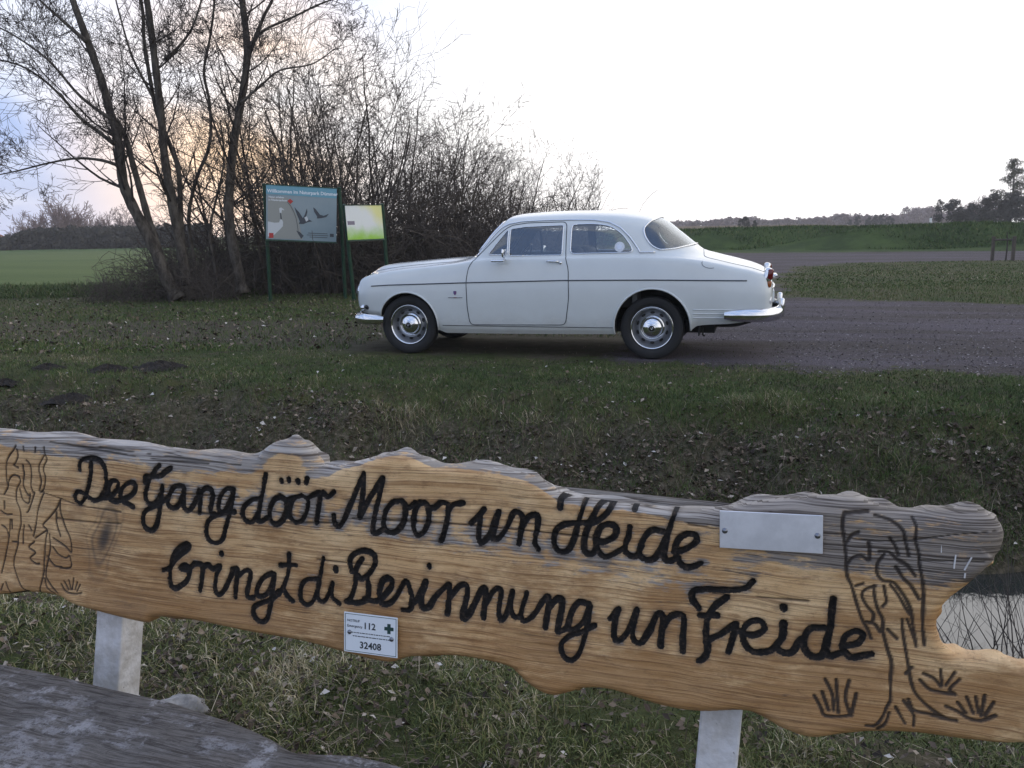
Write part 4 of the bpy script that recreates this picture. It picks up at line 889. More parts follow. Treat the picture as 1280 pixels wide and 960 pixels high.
wc = mixc(nt, mrange(nt, mathn(nt, 'ADD', attr(nt, 'paint'), mathn(nt, 'MULTIPLY', mathn(nt, 'SUBTRACT', noi(nt, 210, 4, .7, cmb.outputs[0]), .5), 1.5)), .3, .6), wc, mixc(nt, mrange(nt, noi(nt, 120, 4, .7, cmb.outputs[0]), .5, .70), (.011, .009, .008), (.055, .038, .028)))
L(nt, wc, b.inputs['Base Color'])
L(nt, mathn(nt, 'ADD', mathn(nt, 'MULTIPLY', fine, .35), mathn(nt, 'ADD', .38, mathn(nt, 'MULTIPLY', attr(nt, 'paint'), .3))), b.inputs['Roughness']); b.inputs['Specular IOR Level'].default_value = .4
bu = N(nt, 'ShaderNodeBump'); bu.inputs['Strength'].default_value = .8; bu.inputs['Distance'].default_value = .003
L(nt, mathn(nt, 'ADD', fine, mathn(nt, 'MULTIPLY', rings, .6)), bu.inputs['Height']); L(nt, bu.outputs[0], b.inputs['Normal'])
board = build_board()
# ---- plates screwed to the timber
def text_mesh(name, s, size, M4, mat, parent, align='LEFT', bold=0.0, depth=.0002):
    cu = bpy.data.curves.new('lettering', 'FONT'); cu.body = s; cu.size = size; cu.align_x = align; cu.offset = bold; cu.extrude = depth; cu.resolution_u = 2
    o = bpy.data.objects.new('lettering', cu); COL.objects.link(o); bpy.context.view_layer.update()
    me = bpy.data.meshes.new_from_object(o.evaluated_get(bpy.context.evaluated_depsgraph_get())); COL.objects.unlink(o); bpy.data.objects.remove(o)
    me.transform(M4); me.materials.clear(); me.materials.append(mat)
    r = bpy.data.objects.new(name, me); return link(r, parent)
def plate_frame(corners, off):
    tl, tr_, br, bl_ = [np.array(b2(*p)) for p in corners]
    c = (tl+tr_+br+bl_)/4; x = ((tr_-tl)+(br-bl_)); wd = np.linalg.norm(x)/2; x /= np.linalg.norm(x); y = np.array([-x[1], x[0]]); hh = abs(((tl-bl_)+(tr_-br))@y)/2
    O = b3(c[0], c[1], off); X = EU*x[0]+BW*x[1]; Y = EU*y[0]+BW*y[1]
    Mx = Matrix(((X[0], Y[0], BN[0], O[0]), (X[1], Y[1], BN[1], O[1]), (X[2], Y[2], BN[2], O[2]), (0, 0, 0, 1)))
    return Mx, wd, hh
def on(Mx, mb):
    mb.v = [tuple(Mx @ Vector(v)) for v in mb.v]; return mb
Mx, wd, hh = plate_frame([(901, 637), (1029, 643), (1028, 691), (899, 683)], .0075)
pl = on(Mx, MB().box((0, 0, 0), (wd, hh, .0022), bev=.0009)).build('metal_plate', M['plate'], BENCH)
tag(pl, 'blank brushed metal plate screwed onto the carved timber at upper right')
for x_ in (-wd/2+.008, wd/2-.008):
    on(Mx @ Matrix.Translation((x_, -.002, .001)), MB().lathe([(.0045, 0), (.0044, .0015), (.003, .0028), (0, .0031)], (0, 0, 0), 'z', 18)).build('screw', M['screw'], pl, True)
Mx, wd, hh = plate_frame([(434, 763), (500, 771), (498, 821), (431, 812)], .0068)
ep = on(Mx, MB().box((0, 0, 0), (wd, hh, .0016), bev=.0006)).build('emergency_plate', M['signwhite'], BENCH)
tag(ep, 'small white emergency location plate numbered 112 and 32408 on the lower edge of the timber')
k = wd/.08
fr_ = MB()
for (cx, cy, dx, dy) in ((0, hh/2-.0028, wd-.0050, .0009), (0, -hh/2+.0028, wd-.0050, .0009), (-wd/2+.0028, 0, .0009, hh-.0066), (wd/2-.0028, 0, .0009, hh-.0066)): fr_.box((cx, cy, .0009), (dx, dy, .0003))
on(Mx, fr_).build('plate_border', M['signgreen'], ep)
cr = MB().box((wd/2-.0125*k, hh/2-.0165*k, .0010), (.0135*k, .0048*k, .0004)); cr.box((wd/2-.0125*k, hh/2-.0165*k+.0046*k, .0010), (.0048*k, .0044*k, .0004)); cr.box((wd/2-.0125*k, hh/2-.0165*k-.0046*k, .0010), (.0048*k, .0044*k, .0004)); on(Mx, cr).build('green_cross', M['signgreen'], ep)
def TM(x_, y_, z_=.0011): return Mx @ Matrix.Translation((x_, y_, z_))
text_mesh('number', '112', .0125*k, TM(-.0015*k, hh/2-.0205*k), M['signink'], ep, 'CENTER', .0003)
text_mesh('number', '32408', .0130*k, TM(0, -hh/2+.0075*k), M['signink'], ep, 'CENTER', .00035)
text_mesh('small_text', 'NOTRUF', .0048*k, TM(-wd/2+.005*k, hh/2-.0125*k), M['signink'], ep)
text_mesh('small_text', 'Emergency', .0052*k, TM(-wd/2+.005*k, hh/2-.020*k), M['signink'], ep)
for y_, a, b_ in ((.0006, -.72, .70), (-.0042, -.66, .66)):
    ln = MB(); x_ = a*wd/2
    while x_ < b_*wd/2:
        l_ = random.uniform(.002, .006)*k; ln.box((x_+l_/2, y_*k, .0010), (l_, .0011*k, .0003)); x_ += l_+.0009*k
    tag(on(Mx, ln).build('fine_print', M['signink'], ep), kind='stuff')
for x_, y_ in ((-wd/2+.0085*k, .0005), (wd/2-.0085*k, -.0035)):
    on(Mx @ Matrix.Translation((x_, y_, .0008)), MB().lathe([(.0042, 0), (.0040, .0012), (.0028, .0024), (0, .0027)], (0, 0, 0), 'z', 18)).build('screw', M['screw'], ep, True)
# ---- posts
def bench_post(px, label):
    w_ = .068; f = b2(px, 770 if px < 500 else 895)[0]; L8 = math.radians(9)
    ax = -(EV*math.sin(L8)+np.array([0, 0, math.cos(L8)]))-EU*.052+EV*0      # downward axis: foot nearer the sitter
    ax = np.array([-EV[0]*math.sin(L8), -EV[1]*math.sin(L8), -math.cos(L8)])-EU*.052
    q = b3(f, b2(px, 770 if px < 500 else 895)[1], -.052)+EV*(w_/2+.004)
    vs = []
    for t_ in (-.10, (q[2]+.25)/-ax[2]):
        c_ = q+ax*t_
        for a_, b_ in ((-1, -1), (1, -1), (1, 1), (-1, 1)): vs.append(c_+EU*a_*w_/2+EV*b_*w_/2)
    o = mesh_py('post', vs, [(0, 1, 2, 3), (4, 5, 6, 7), (0, 1, 5, 4), (1, 2, 6, 5), (2, 3, 7, 6), (3, 0, 4, 7)], M['whitepost'], BENCH)
    bm = bmesh.new(); bm.from_mesh(o.data); bmesh.ops.bevel(bm, geom=list(bm.edges), offset=.004, segments=2, profile=.5, affect='EDGES'); bm.to_mesh(o.data); bm.free()
    return tag(o, label)
bench_post(112, 'square white-painted post under the left part of the carved timber')
bench_post(900, 'square white-painted post under the right part of the carved timber')
# ---- seat plank, grey and lichened
def build_seat():
    zt = .445
    edge = [(-160, 790), (-60, 812), (0, 825), (60, 836), (110, 848), (170, 861), (215, 872), (250, 884), (300, 900), (335, 915), (365, 931), (400, 936), (440, 938), (480, 946), (520, 957), (570, 972), (640, 996), (700, 1030), (730, 1080)]
    E_ = smooth_line([tuple(gnd(a, b_, zt)[:2]) for a, b_ in edge], 6)
    n = len(E_); d = np.array([-EV[0], -EV[1]]); rows = [(.016, -.055), (-.004, -.045), (-.003, -.022), (.004, -.008), (.014, -.001), (.03, .0)]+[(.03+.42*i/46, .0) for i in range(1, 47)]+[(.455, -.006), (.46, -.03), (.455, -.055)]
    # resample finely
    s = np.r_[0, np.cumsum(np.linalg.norm(np.diff(E_, axis=0), axis=1))]; t = np.linspace(0, s[-1], 220); E2 = np.stack([np.interp(t, s, E_[:, 0]), np.interp(t, s, E_[:, 1])], 1); n = 220
    V = []
    for (o, h_) in rows:
        for i in range(n):
            x_, y_ = E2[i]+d*o; fl = min(1, o/.05)
            V.append((x_, y_, zt+h_+.0022*wob(x_*3, y_*3, 8, 1)*fl+.0012*wob(x_, y_*8, 9, 2)))
    V = np.array(V); k_ = len(rows)
    Q = np.array([(r*n+i, r*n+i+1, (r+1)*n+i+1, (r+1)*n+i) for r in range(k_) for i in range(n-1) if r < k_-1]+[((k_-1)*n+i, (k_-1)*n+i+1, i+1, i) for i in range(n-1)])[:, ::-1]
    o = mesh_np('seat', V, Q, M['greywood'], BENCH, True)
    for ends in (0, n-1): pass
    return tag(o, 'thick weathered grey seat plank with pale lichen patches')
m, nt, b = newmat('weathered_grey_plank'); M['greywood'] = m
gp = N(nt, 'ShaderNodeNewGeometry').outputs['Position']
mpp = N(nt, 'ShaderNodeMapping'); mpp.inputs['Rotation'].default_value = (0, 0, TH); L(nt, gp, mpp.inputs[0]); gp2 = mpp.outputs[0]
f1 = noi(nt, 1, 6, .75, mapv(nt, gp2, (14, 230, 1))); f2 = noi(nt, 1, 6, .7, mapv(nt, gp2, (7, 22, 1))); f3 = noi(nt, 34, 6, .8, gp2)
gc = mixc(nt, mrange(nt, f1, .38, .66), (.185, .170, .160), (.055, .047, .042))
gc = mixc(nt, mathn(nt, 'MULTIPLY', mathn(nt, 'MULTIPLY', mrange(nt, f2, .50, .62), mrange(nt, f3, .42, .60)), .9), gc, (.38, .37, .385))
gc = mixc(nt, mathn(nt, 'MULTIPLY', mrange(nt, f3, .52, .66), .75), gc, (.05, .043, .04))
gc = mixc(nt, mathn(nt, 'MULTIPLY', mrange(nt, noi(nt, 11, 5, .7, gp2), .56, .64), mrange(nt, f3, .40, .55)), gc, (.36, .35, .36))
L(nt, gc, b.inputs['Base Color']); b.inputs['Roughness'].default_value = .8; b.inputs['Specular IOR Level'].default_value = .25
bu = N(nt, 'ShaderNodeBump'); bu.inputs['Strength'].default_value = .9; bu.inputs['Distance'].default_value = .004; L(nt, mathn(nt, 'ADD', f1, f3), bu.inputs['Height']); L(nt, bu.outputs[0], b.inputs['Normal'])
build_seat()
for u_, lb in ((-.95, 'short white post under the left end of the grey seat plank'), (.02, 'short white post under the right end of the grey seat plank')):
    c_ = gnd(640, 960, 0)*0; p = BO+EU*u_-EV*.33
    MB().box((p[0], p[1], .10), (.07, .07, .56), Matrix.Rotation(-TH, 3, 'Z'), bev=.004).build('seat_post', M['whitepost'], BENCH)
# ------------------------------------------------------------------ information boards at the hedge
def sign_board(name, label, posts, panel, rails, mk_panel):
    """posts: ((top px),(foot px),Y) ; panel: tl, tr, br, bl px and the depths of its two ends"""
    P = []
    for (tx, ty), (fx, fy), Y in posts:
        f_ = gnd(fx, fy); t_ = at(tx, ty, Y); P.append((t_, np.array([f_[0], f_[1], terrain(f_[0], f_[1])-.3])))
    root = empty(name, tuple(P[0][1]+np.array([0, 0, .3]))); inv = -np.array(root.location)
    tag(root, label, 'sign')
    for t_, f_ in P: MB().tube([tuple(f_+inv), tuple(t_+inv)], .036, 10).tube([tuple(t_+inv), tuple(t_+inv+np.array([0, 0, .015]))], [.038, .012], 10).build('post', M['greenpost'], root, True, 40)
    mk_panel(root, inv); return root
def frame4(tl, tr_, bl_):
    X = (tr_-tl); wd = np.linalg.norm(X); X = X/wd; Dn = (bl_-tl); Dn = Dn-X*(Dn@X); hh = np.linalg.norm(Dn); Y = -Dn/hh; Z = np.cross(X, Y); O = tl-Y*hh
    return Matrix(((X[0], Y[0], Z[0], O[0]), (X[1], Y[1], Z[1], O[1]), (X[2], Y[2], Z[2], O[2]), (0, 0, 0, 1))), wd, hh
def shape(name, pts, z, mat, parent, Mx):
    vs = [tuple(Mx @ Vector((x_, y_, z))) for x_, y_ in pts]; n = len(vs)
    vs += [tuple(Mx @ Vector((x_, y_, z-.0006))) for x_, y_ in pts]
    return mesh_py(name, vs, [tuple(range(n)), tuple(range(n, 2*n))]+[(q, (q+1) % n, n+(q+1) % n, n+q) for q in range(n)], mat, parent)
def big_panel(root, inv):
    Yl, Yr = 16.75, 17.05
    Mx, wd, hh = frame4(at(332.5, 231, Yl)+inv, at(421, 236, Yr)+inv, at(336.5, 299, Yl)+inv)
    on(Mx, MB().box((wd/2, hh/2, -.012), (wd, hh, .02))).build('panel', pm('panel_photo_print', (.23, .30, .335), .35, col2=(.28, .34, .37), nscale=1.2, spec=.3), root)
    def R(px, py): return (px/505*wd, hh-py/380*hh)   # in the 505x380 enlargement
    shape('header', [R(0, 0), R(505, 0), R(505, 68), R(0, 62)], .0012, pm('header_blue', (.14, .34, .44), .4), root, Mx)
    shape('photo_patch', [R(12, 80), R(155, 82), R(225, 215), R(262, 372), R(12, 372)], .0010, pm('photo_grey', (.29, .30, .28), .4), root, Mx)
    text_mesh('title', 'Willkommen im Naturpark Dümmer', .088, Mx @ Matrix.Translation((.02, hh-.135, .0022)), M['signwhite'], root, bold=.0022)
    text_mesh('subtitle', 'Natur erleben', .05, Mx @ Matrix.Translation((.045, hh-.235, .0022)), M['signwhite'], root, bold=.001)
    text_mesh('subtitle', 'in Niedersachsen', .05, Mx @ Matrix.Translation((.045, hh-.290, .0022)), M['signwhite'], root, bold=.001)
    ink = pm('print_slate', (.045, .055, .07), .4); wh = pm('print_white', (.55, .58, .60), .4); rd = pm('print_red', (.42, .035, .03), .4)
    shape('logo', [R(150, 105), R(170, 88), R(192, 105), R(172, 125)], .0024, rd, root, Mx)
    shape('crane', [R(12, 255), R(60, 262), R(92, 258), R(100, 235), R(110, 232), R(120, 255), R(118, 285), R(95, 310), R(60, 345), R(30, 362), R(12, 360)], .0020, wh, root, Mx)
    shape('crane_head', [R(92, 160), R(105, 152), R(122, 162), R(130, 172), R(112, 168), R(108, 195), R(96, 190)], .0020, wh, root, Mx)
    shape('crane_neck', [R(99, 190), R(106, 190), R(112, 236), R(102, 238)], .0020, ink, root, Mx)
    shape('number_mark', [R(20, 335), R(52, 335), R(52, 368), R(20, 372)], .0026, rd, root, Mx)
    shape('flying_crane', [R(200, 145), R(235, 180), R(262, 220), R(275, 195), R(290, 150), R(294, 175), R(282, 220), R(300, 225), R(330, 240), R(300, 246), R(265, 262), R(232, 262), R(240, 245), R(222, 205)], .0020, ink, root, Mx)
    shape('flying_crane_body', [R(272, 215), R(290, 205), R(302, 232), R(285, 244)], .0024, wh, root, Mx)
    shape('flying_crane', [R(335, 140), R(352, 150), R(385, 190), R(412, 196), R(450, 180), R(430, 205), R(395, 214), R(362, 218), R(365, 205), R(342, 170)], .0020, ink, root, Mx)
    shape('flying_crane', [R(215, 310), R(240, 320), R(268, 345), R(250, 368), R(232, 340)], .0020, ink, root, Mx)
    cv = [R(150, 110), R(175, 140), R(195, 175), R(212, 220), R(222, 270), R(228, 315)]
    on(Mx, MB().tube([(x_, y_, .002) for x_, y_ in cv], .006, 4)).build('curved_line', ink, root)
    shape('small_square', [R(458, 322), R(486, 322), R(486, 345), R(458, 345)], .0022, ink, root, Mx)
    for y_, a, b_ in ((322, 300, 440), (336, 290, 445), (350, 310, 440)): shape('print_line', [R(a, y_), R(b_, y_), R(b_, y_+4), R(a, y_+4)], .0020, ink, root, Mx)
    for (a, b_) in (((wd/2, -.012), (wd+.03, .03)), ((wd/2, hh+.010), (wd+.03, .02))): on(Mx, MB().box((a[0], a[1], -.01), (b_[0], b_[1], .035))).build('frame_rail', M['greenpost'], root)
sign_board('nature_park_sign', 'large nature park welcome sign with cranes on two green posts before the hedge', [((330, 230), (338, 376), 16.8), ((424, 234.5), (432, 373), 17.1)], None, None, big_panel)
def small_panel(root, inv):
    Mx, wd, hh = frame4(at(431, 257, 16.35)+inv, at(476.5, 256.5, 16.9)+inv, at(436.5, 300, 16.35)+inv)
    m, nt, b = newmat('translucent_map_panel'); nt.nodes.remove(b)
    tcn = N(nt, 'ShaderNodeTexCoord'); sp = N(nt, 'ShaderNodeSeparateXYZ'); L(nt, tcn.outputs['Generated'], sp.inputs[0])
    gy = sp.outputs[2]
    nn = noi(nt, 2.6, 3, .5, tcn.outputs['Generated'])
    c = mixc(nt, mrange(nt, mathn(nt, 'ADD', gy, mathn(nt, 'MULTIPLY', nn, -.5)), -.25, .25), (.42, .72, .12), (.93, .95, .92))
    c = mixc(nt, mrange(nt, mathn(nt, 'ADD', mathn(nt, 'ADD', gy, sp.outputs[0]), mathn(nt, 'MULTIPLY', nn, .6)), 1.45, 2.0), c, (.95, .92, .42))
    d1 = N(nt, 'ShaderNodeBsdfTranslucent'); d2 = N(nt, 'ShaderNodeBsdfDiffuse'); L(nt, c, d1.inputs[0]); L(nt, c, d2.inputs[0])
    m2 = N(nt, 'ShaderNodeMixShader'); m2.inputs[0].default_value = .8; L(nt, d1.outputs[0], m2.inputs[1]); L(nt, d2.outputs[0], m2.inputs[2]); L(nt, m2.outputs[0], nt.nodes['Material Output'].inputs[0])
    # a single printed sheet of acrylic
    mesh_py('panel', [tuple(Mx @ Vector(p)) for p in ((0, 0, 0), (wd, 0, 0), (wd, hh, 0), (0, hh, 0))], [(0, 1, 2, 3)], m, root)
    shape('print_mark', [(wd*.03, hh*.44), (wd*.22, hh*.44), (wd*.22, hh*.55), (wd*.03, hh*.55)], .002, pm('print_mauve', (.22, .19, .24), .5), root, Mx)
    for cx, cy, dx, dy in ((wd/2, -.012, wd+.03, .028), (wd/2, hh+.006, wd+.03, .014)): on(Mx, MB().box((cx, cy, -.008), (dx, dy, .03))).build('frame_rail', M['greenpost'], root)
sign_board('map_sign', 'smaller bright yellow-green map board on two leaning green posts beside the welcome sign', [((430, 256), (444, 376), 16.4), ((477.5, 255), (487, 373), 16.95)], None, None, small_panel)
# far red-roofed house at the left edge, marker post and tree guard at the right
def far_house():
    p = gnd(-14, 312); Y = p[1]; s = Y/F
    root = empty('farmhouse', (p[0], p[1], 0)); tag(root, 'distant low farmhouse with an orange-red roof at the left edge of the field', 'house')
    w_, d_, h_, r_ = 52*s, 30*s, 9*s, 14*s
    MB().box((0, 0, h_/2), (w_, d_, h_)).build('wall', M['brick'], root)
    vs = [(-w_/2-.3, -d_/2-.3, h_), (w_/2+.3, -d_/2-.3, h_), (w_/2+.3, d_/2+.3, h_), (-w_/2-.3, d_/2+.3, h_), (-w_/2+2, 0, h_+r_), (w_/2-2.5, 0, h_+r_)]
    mesh_py('roof', vs, [(0, 1, 5, 4), (1, 2, 5), (2, 3, 4, 5), (3, 0, 4), (0, 3, 2, 1)], M['roofred'], root)
    for k in range(5): MB().box((-w_/2+w_*(k+.5)/5, -d_/2-.03, h_*.5), (.9, .1, h_*.4)).build('window', M['interior'], root)
far_house()
p = at(1163, 281, 58); z_ = float(terrain(p[0], p[1]))
mk_ = empty('field_marker', (p[0], p[1], z_)); tag(mk_, 'small white marker post standing on the green field edge in the distance', 'marker')
MB().box((0, 0, .28), (.13, .10, .62), bev=.02).build('post', M['whitething'], mk_); MB().box((0, 0, .56), (.135, .105, .06)).build('band', M['strip'], mk_)
p = gnd(1257, 326); g_ = empty('tree_guard', (p[0], p[1], 0)); tag(g_, 'three wooden stakes with rails guarding a young tree by the far track', 'tree guard')
for a in (0, 2.1, 4.2): MB().box((.42*math.cos(a+.5), .42*math.sin(a+.5), .42), (.09, .09, .86), bev=.01).build('stake', M['guard'], g_)
for q in range(3):
    a, b_ = q*2.1+.5, ((q+1) % 3)*2.1+.5
    MB().tube([(.42*math.cos(a), .42*math.sin(a), .72), (.42*math.cos(b_), .42*math.sin(b_), .74)], .03, 5).build('rail', M['guard'], g_)
MB().tube([(0, 0, -.05), (.03, .02, .5), (.0, .05, 1.0)], [.03, .025, .012], 6).build('sapling', M['twig'], g_)
# molehills
for k, (px, py, r_, lb) in enumerate([(200, 461, .24, 'largest dark molehill, nearest to the middle of the lawn'), (135, 463, .20, 'flat dark molehill in the middle of the row on the lawn'), (60, 461, .15, 'small dark molehill third from the right in the row on the lawn'), (90, 485, .20, 'dark molehill closest to the bench, in front of the row of others'), (5, 470, .14, 'dark molehill cut off by the left edge of the view')]):
    c_ = gnd(px, py); vs = []; fs = []; nr, na = 13, 40
    for i in range(nr):
        for j in range(na):
            t = 2*math.pi*j/na; rr = r_*(i/(nr-1))*(1+.15*math.sin(3*t+k)+.08*math.sin(7*t+2*k)); x_ = rr*math.cos(t)*1.25; y_ = rr*math.sin(t)*.8
            vs.append((x_, y_, .36*r_*max(0, 1-(i/(nr-1))**1.3)-.010+random.uniform(-.016, .018)))
    for i in range(nr-1):
        for j in range(na): fs.append((i*na+j, i*na+(j+1) % na, (i+1)*na+(j+1) % na, (i+1)*na+j))
    o = mesh_py('molehill', vs, fs, M['soil'], None, True); o.location = (c_[0], c_[1], float(terrain(c_[0], c_[1]))); tag(o, lb, 'molehill', 'molehills on the lawn')
# stone behind the seat
c_ = gnd(228, 876, .03); bm = bmesh.new(); bmesh.ops.create_icosphere(bm, subdivisions=3, radius=.050)
for v in bm.verts: f_ = 1+.20*math.sin(v.co.x*75+1)*math.sin(v.co.y*80)+.14*math.sin(v.co.z*110+v.co.x*60)+random.uniform(-.06, .06); v.co = Vector((v.co.x*1.35, v.co.y*.8, v.co.z*.62))*f_
me = bpy.data.meshes.new('stone'); bm.to_mesh(me); bm.free(); me.materials.append(M['stone']); me.polygons.foreach_set('use_smooth', [True]*len(me.polygons))
o = link(bpy.data.objects.new('stone', me)); o.location = (c_[0], c_[1], .012); tag(o, 'pale rough stone lying on the ground just behind the grey seat plank', 'stone')
# ------------------------------------------------------------------ bare trees and shrubs
class Seg:
    def __init__(s): s.a = []; s.b = []; s.ra = []; s.rb = []
    def add(s, a, b_, ra, rb): s.a.append(a); s.b.append(b_); s.ra.append(ra); s.rb.append(rb)
    def mesh(s, name, mat, parent=None, k=3):
        A = np.array(s.a); B = np.array(s.b); ra = np.array(s.ra)[:, None]; rb = np.array(s.rb)[:, None]
        d = B-A; d /= np.linalg.norm(d, axis=1)[:, None]+1e-9; r_ = np.where(np.abs(d[:, 2:]) < .9, np.array([[0, 0, 1.]]), np.array([[1., 0, 0]]))
        p = np.cross(d, r_); p /= np.linalg.norm(p, axis=1)[:, None]+1e-9; q = np.cross(d, p); n = len(A)
        V = np.zeros((n, 2*k, 3))
        for i in range(k):
            t = 2*math.pi*i/k; o = p*math.cos(t)+q*math.sin(t); V[:, i] = A+o*ra; V[:, k+i] = B+o*rb
        base = (np.arange(n)*2*k)[:, None]; Fq = []
        for i in range(k): j = (i+1) % k; Fq.append(np.concatenate([base+i, base+j, base+k+j, base+k+i], 1))
        return mesh_np(name, V.reshape(-1, 3), np.concatenate(Fq), mat, parent, True)
def uvec(r): v = r.normal(size=3); return v/np.linalg.norm(v)
def grow(S, r, p, d, length, rad, level, spread=.55, up=.12, nseg=None, kids=(5, 5, 4), minr=.0022, curve=.16, wid=.62):
    n = nseg or max(3, min(8, int(length/.16))); st = length/n; pts = [p]
    for i in range(n):
        d = d+uvec(r)*curve+np.array([0, 0, up]); d = d/np.linalg.norm(d); q = p+d*st
        f0 = 1-.75*i/n; f1 = 1-.75*(i+1)/n
        S.add(p, q, max(minr, rad*f0), max(minr*.8, rad*f1)); p = q; pts.append((q, d, f1))
    if level <= 0: return
    k = kids[-level] if level <= len(kids) else kids[0]
    for c in range(k):
        t = .22+.78*(c+r.random())/k; i = min(n-1, int(t*n)); q, dd, f = pts[i+1]
        a = uvec(r); a = a-dd*(a@dd); a /= np.linalg.norm(a)+1e-9
        nd = dd*(1-spread*.55)+a*spread; nd /= np.linalg.norm(nd)
        grow(S, r, q, nd, length*wid*(.6+.55*r.random())*(1.15-.45*t), max(minr, rad*f*.55), level-1, spread, up*.7, None, kids, minr, curve, wid)
def path3(pix, Y, ext=None):
    P = [at(a, b_, Y) if len(t_) == 2 else at(a, b_, t_[2]) for t_ in pix for a, b_ in [t_[:2]]]
    if ext: P += [P[-1]+np.array(e) for e in ext]
    return smooth_line3(np.array(P), 5)
def smooth_line3(P_, k):
    E = np.vstack([2*P_[0]-P_[1], P_, 2*P_[-1]-P_[-2]]); out = []
    for i in range(len(P_)-1):
        p0, p1, p2, p3 = E[i:i+4]
        for s in range(k): t = s/k; out.append(.5*((2*p1)+(-p0+p2)*t+(2*p0-5*p1+4*p2-p3)*t*t+(-p0+3*p1-3*p2+p3)*t**3))
    out.append(P_[-1]); return np.array(out)
def big_tree(label, stems, seed, mat='bark'):
    r = np.random.default_rng(seed); base = stems[0][0][0].copy(); base[2] = 0
    root = empty('alder_tree', tuple(base)); tag(root, label, 'tree', 'alders beside the welcome sign')
    tw = Seg()
    tk = MB(); first = True
    for P, r0, r1, dens, blen in stems:
        P = P-base; n = len(P); rr = [r0+(r1-r0)*(i/(n-1))**.8 for i in range(n)]
        rr = [a*(1+.05*math.sin(i*1.7)) for i, a in enumerate(rr)]
        if first: rr[0] *= 1.5; rr[1] *= 1.2; first = False
        q = P.copy(); q[0, 2] = min(q[0, 2], q[0, 2])
        MB().tube([tuple(v) for v in P], rr, 10).build('trunk' if r0 > .06 else 'branch', M[mat], root, True)
        L_ = np.r_[0, np.cumsum(np.linalg.norm(np.diff(P, axis=0), axis=1))]
        for c in range(int(L_[-1]*dens)):
            s = L_[-1]*(.18+.82*r.random()); i = min(n-2, int(np.searchsorted(L_, s))-1); i = max(i, 0)
            p = P[i]+(P[i+1]-P[i])*r.random(); d = P[i+1]-P[i]; d /= np.linalg.norm(d); a = uvec(r); a = a-d*(a@d); a /= np.linalg.norm(a)
            nd = d*.45+a*.8; nd /= np.linalg.norm(nd)
            if p[2] < 1.3 and r.random() < .7: continue
            grow(tw, r, p, nd, blen*(.5+.8*r.random())*(1.15-.5*s/L_[-1]), max(.008, rr[i]*.30), 3, .60, .10, None, (5, 5, 4), .0042, .11, .60)
    tw.mesh('crown', M['twig'], root, 3)
    return root
Yt = 17.6
def T_(pts, **k): return path3(pts, Yt, **k)
big_tree('leaning leftmost alder with a forked trunk at the edge of the field', [
  (path3([(222, 374), (208, 348), (196, 318), (180, 285), (163, 252), (154, 228), (150, 195), (145, 165), (136, 135), (128, 104), (112, 58), (98, 20), (88, -10)], 17.4, ext=[(-.3, .1, 1.4), (-.7, .3, 3.0)]), .135, .05, 2.6, 2.0),
  (path3([(146, 150), (158, 175), (166, 205), (176, 240), (186, 275), (200, 318), (216, 365)][::-1], 17.5), .085, .05, .8, 1.2),
  (path3([(143, 180), (122, 164), (100, 147), (78, 122), (52, 98), (20, 80), (-30, 70)], 17.2), .045, .012, 4.5, 1.5),
  (path3([(146, 206), (125, 200), (95, 198), (60, 204), (20, 214), (-20, 222)], 17.0), .035, .010, 4.5, 1.2),
  (path3([(108, 52), (92, 38), (74, 22), (55, 5), (30, -20)], 17.2), .045, .015, 4.5, 1.5),
  (path3([(140, 150), (100, 120), (60, 75), (10, 40), (-40, 20)], 16.6), .035, .010, 4.0, 1.5)], 3)
big_tree('tall straight twin-stemmed alder between the leaning one and the sign', [
  (path3([(236, 374), (232, 345), (226, 310), (217, 265), (211, 230), (205, 190), (201, 140), (194, 80), (188, 30), (182, -10)], 17.7, ext=[(-.1, .0, 1.5), (.1, .3, 3.2)]), .115, .05, 2.8, 1.9),
  (path3([(240, 372), (234, 340), (227, 290), (225, 240), (222, 208), (208, 170), (196, 140), (187, 95), (180, 50), (176, 0)], 17.9, ext=[(-.3, .0, 1.5)]), .065, .03, 2.6, 1.7),
  (path3([(205, 75), (222, 60), (240, 35), (252, 0), (262, -30)], 17.8), .035, .012, 4., 1.3),
  (path3([(206, 150), (185, 110), (165, 70), (150, 20), (140, -20)], 17.8), .035, .012, 4., 1.3)], 5)
big_tree('alder with a bent trunk standing just left of the welcome sign', [
  (path3([(303, 366), (298, 340), (290, 300), (286, 262), (288, 222), (292, 180), (299, 140), (306, 100), (309, 60), (305, 20), (300, -15)], 17.9, ext=[(-.2, .0, 1.5), (-.3, .3, 3.0)]), .115, .05, 2.8, 1.9),
  (path3([(306, 85), (318, 50), (330, 20), (345, -15)], 17.9, ext=[(.4, 0, 1.5)]), .05, .02, 3.6, 1.5),
  (path3([(309, 60), (330, 38), (365, 22), (400, 5), (430, -5)], 17.7), .035, .012, 4.5, 1.4),
  (path3([(300, 130), (325, 108), (350, 88), (390, 80), (420, 60)], 17.6), .03, .010, 4.5, 1.3)], 8)
big_tree('slender young alder with pale bark low among the trunks', [
  (path3([(252, 372), (247, 345), (240, 310), (236, 270), (245, 225), (262, 180), (262, 130), (255, 90), (262, 50), (268, 0)], 18.3, ext=[(.1, .0, 1.2)]), .05, .02, 3.0, 1.6),
  (path3([(275, 372), (268, 330), (262, 290), (270, 250), (280, 200), (275, 150)], 18.2), .04, .015, 3.0, 1.3)], 13)
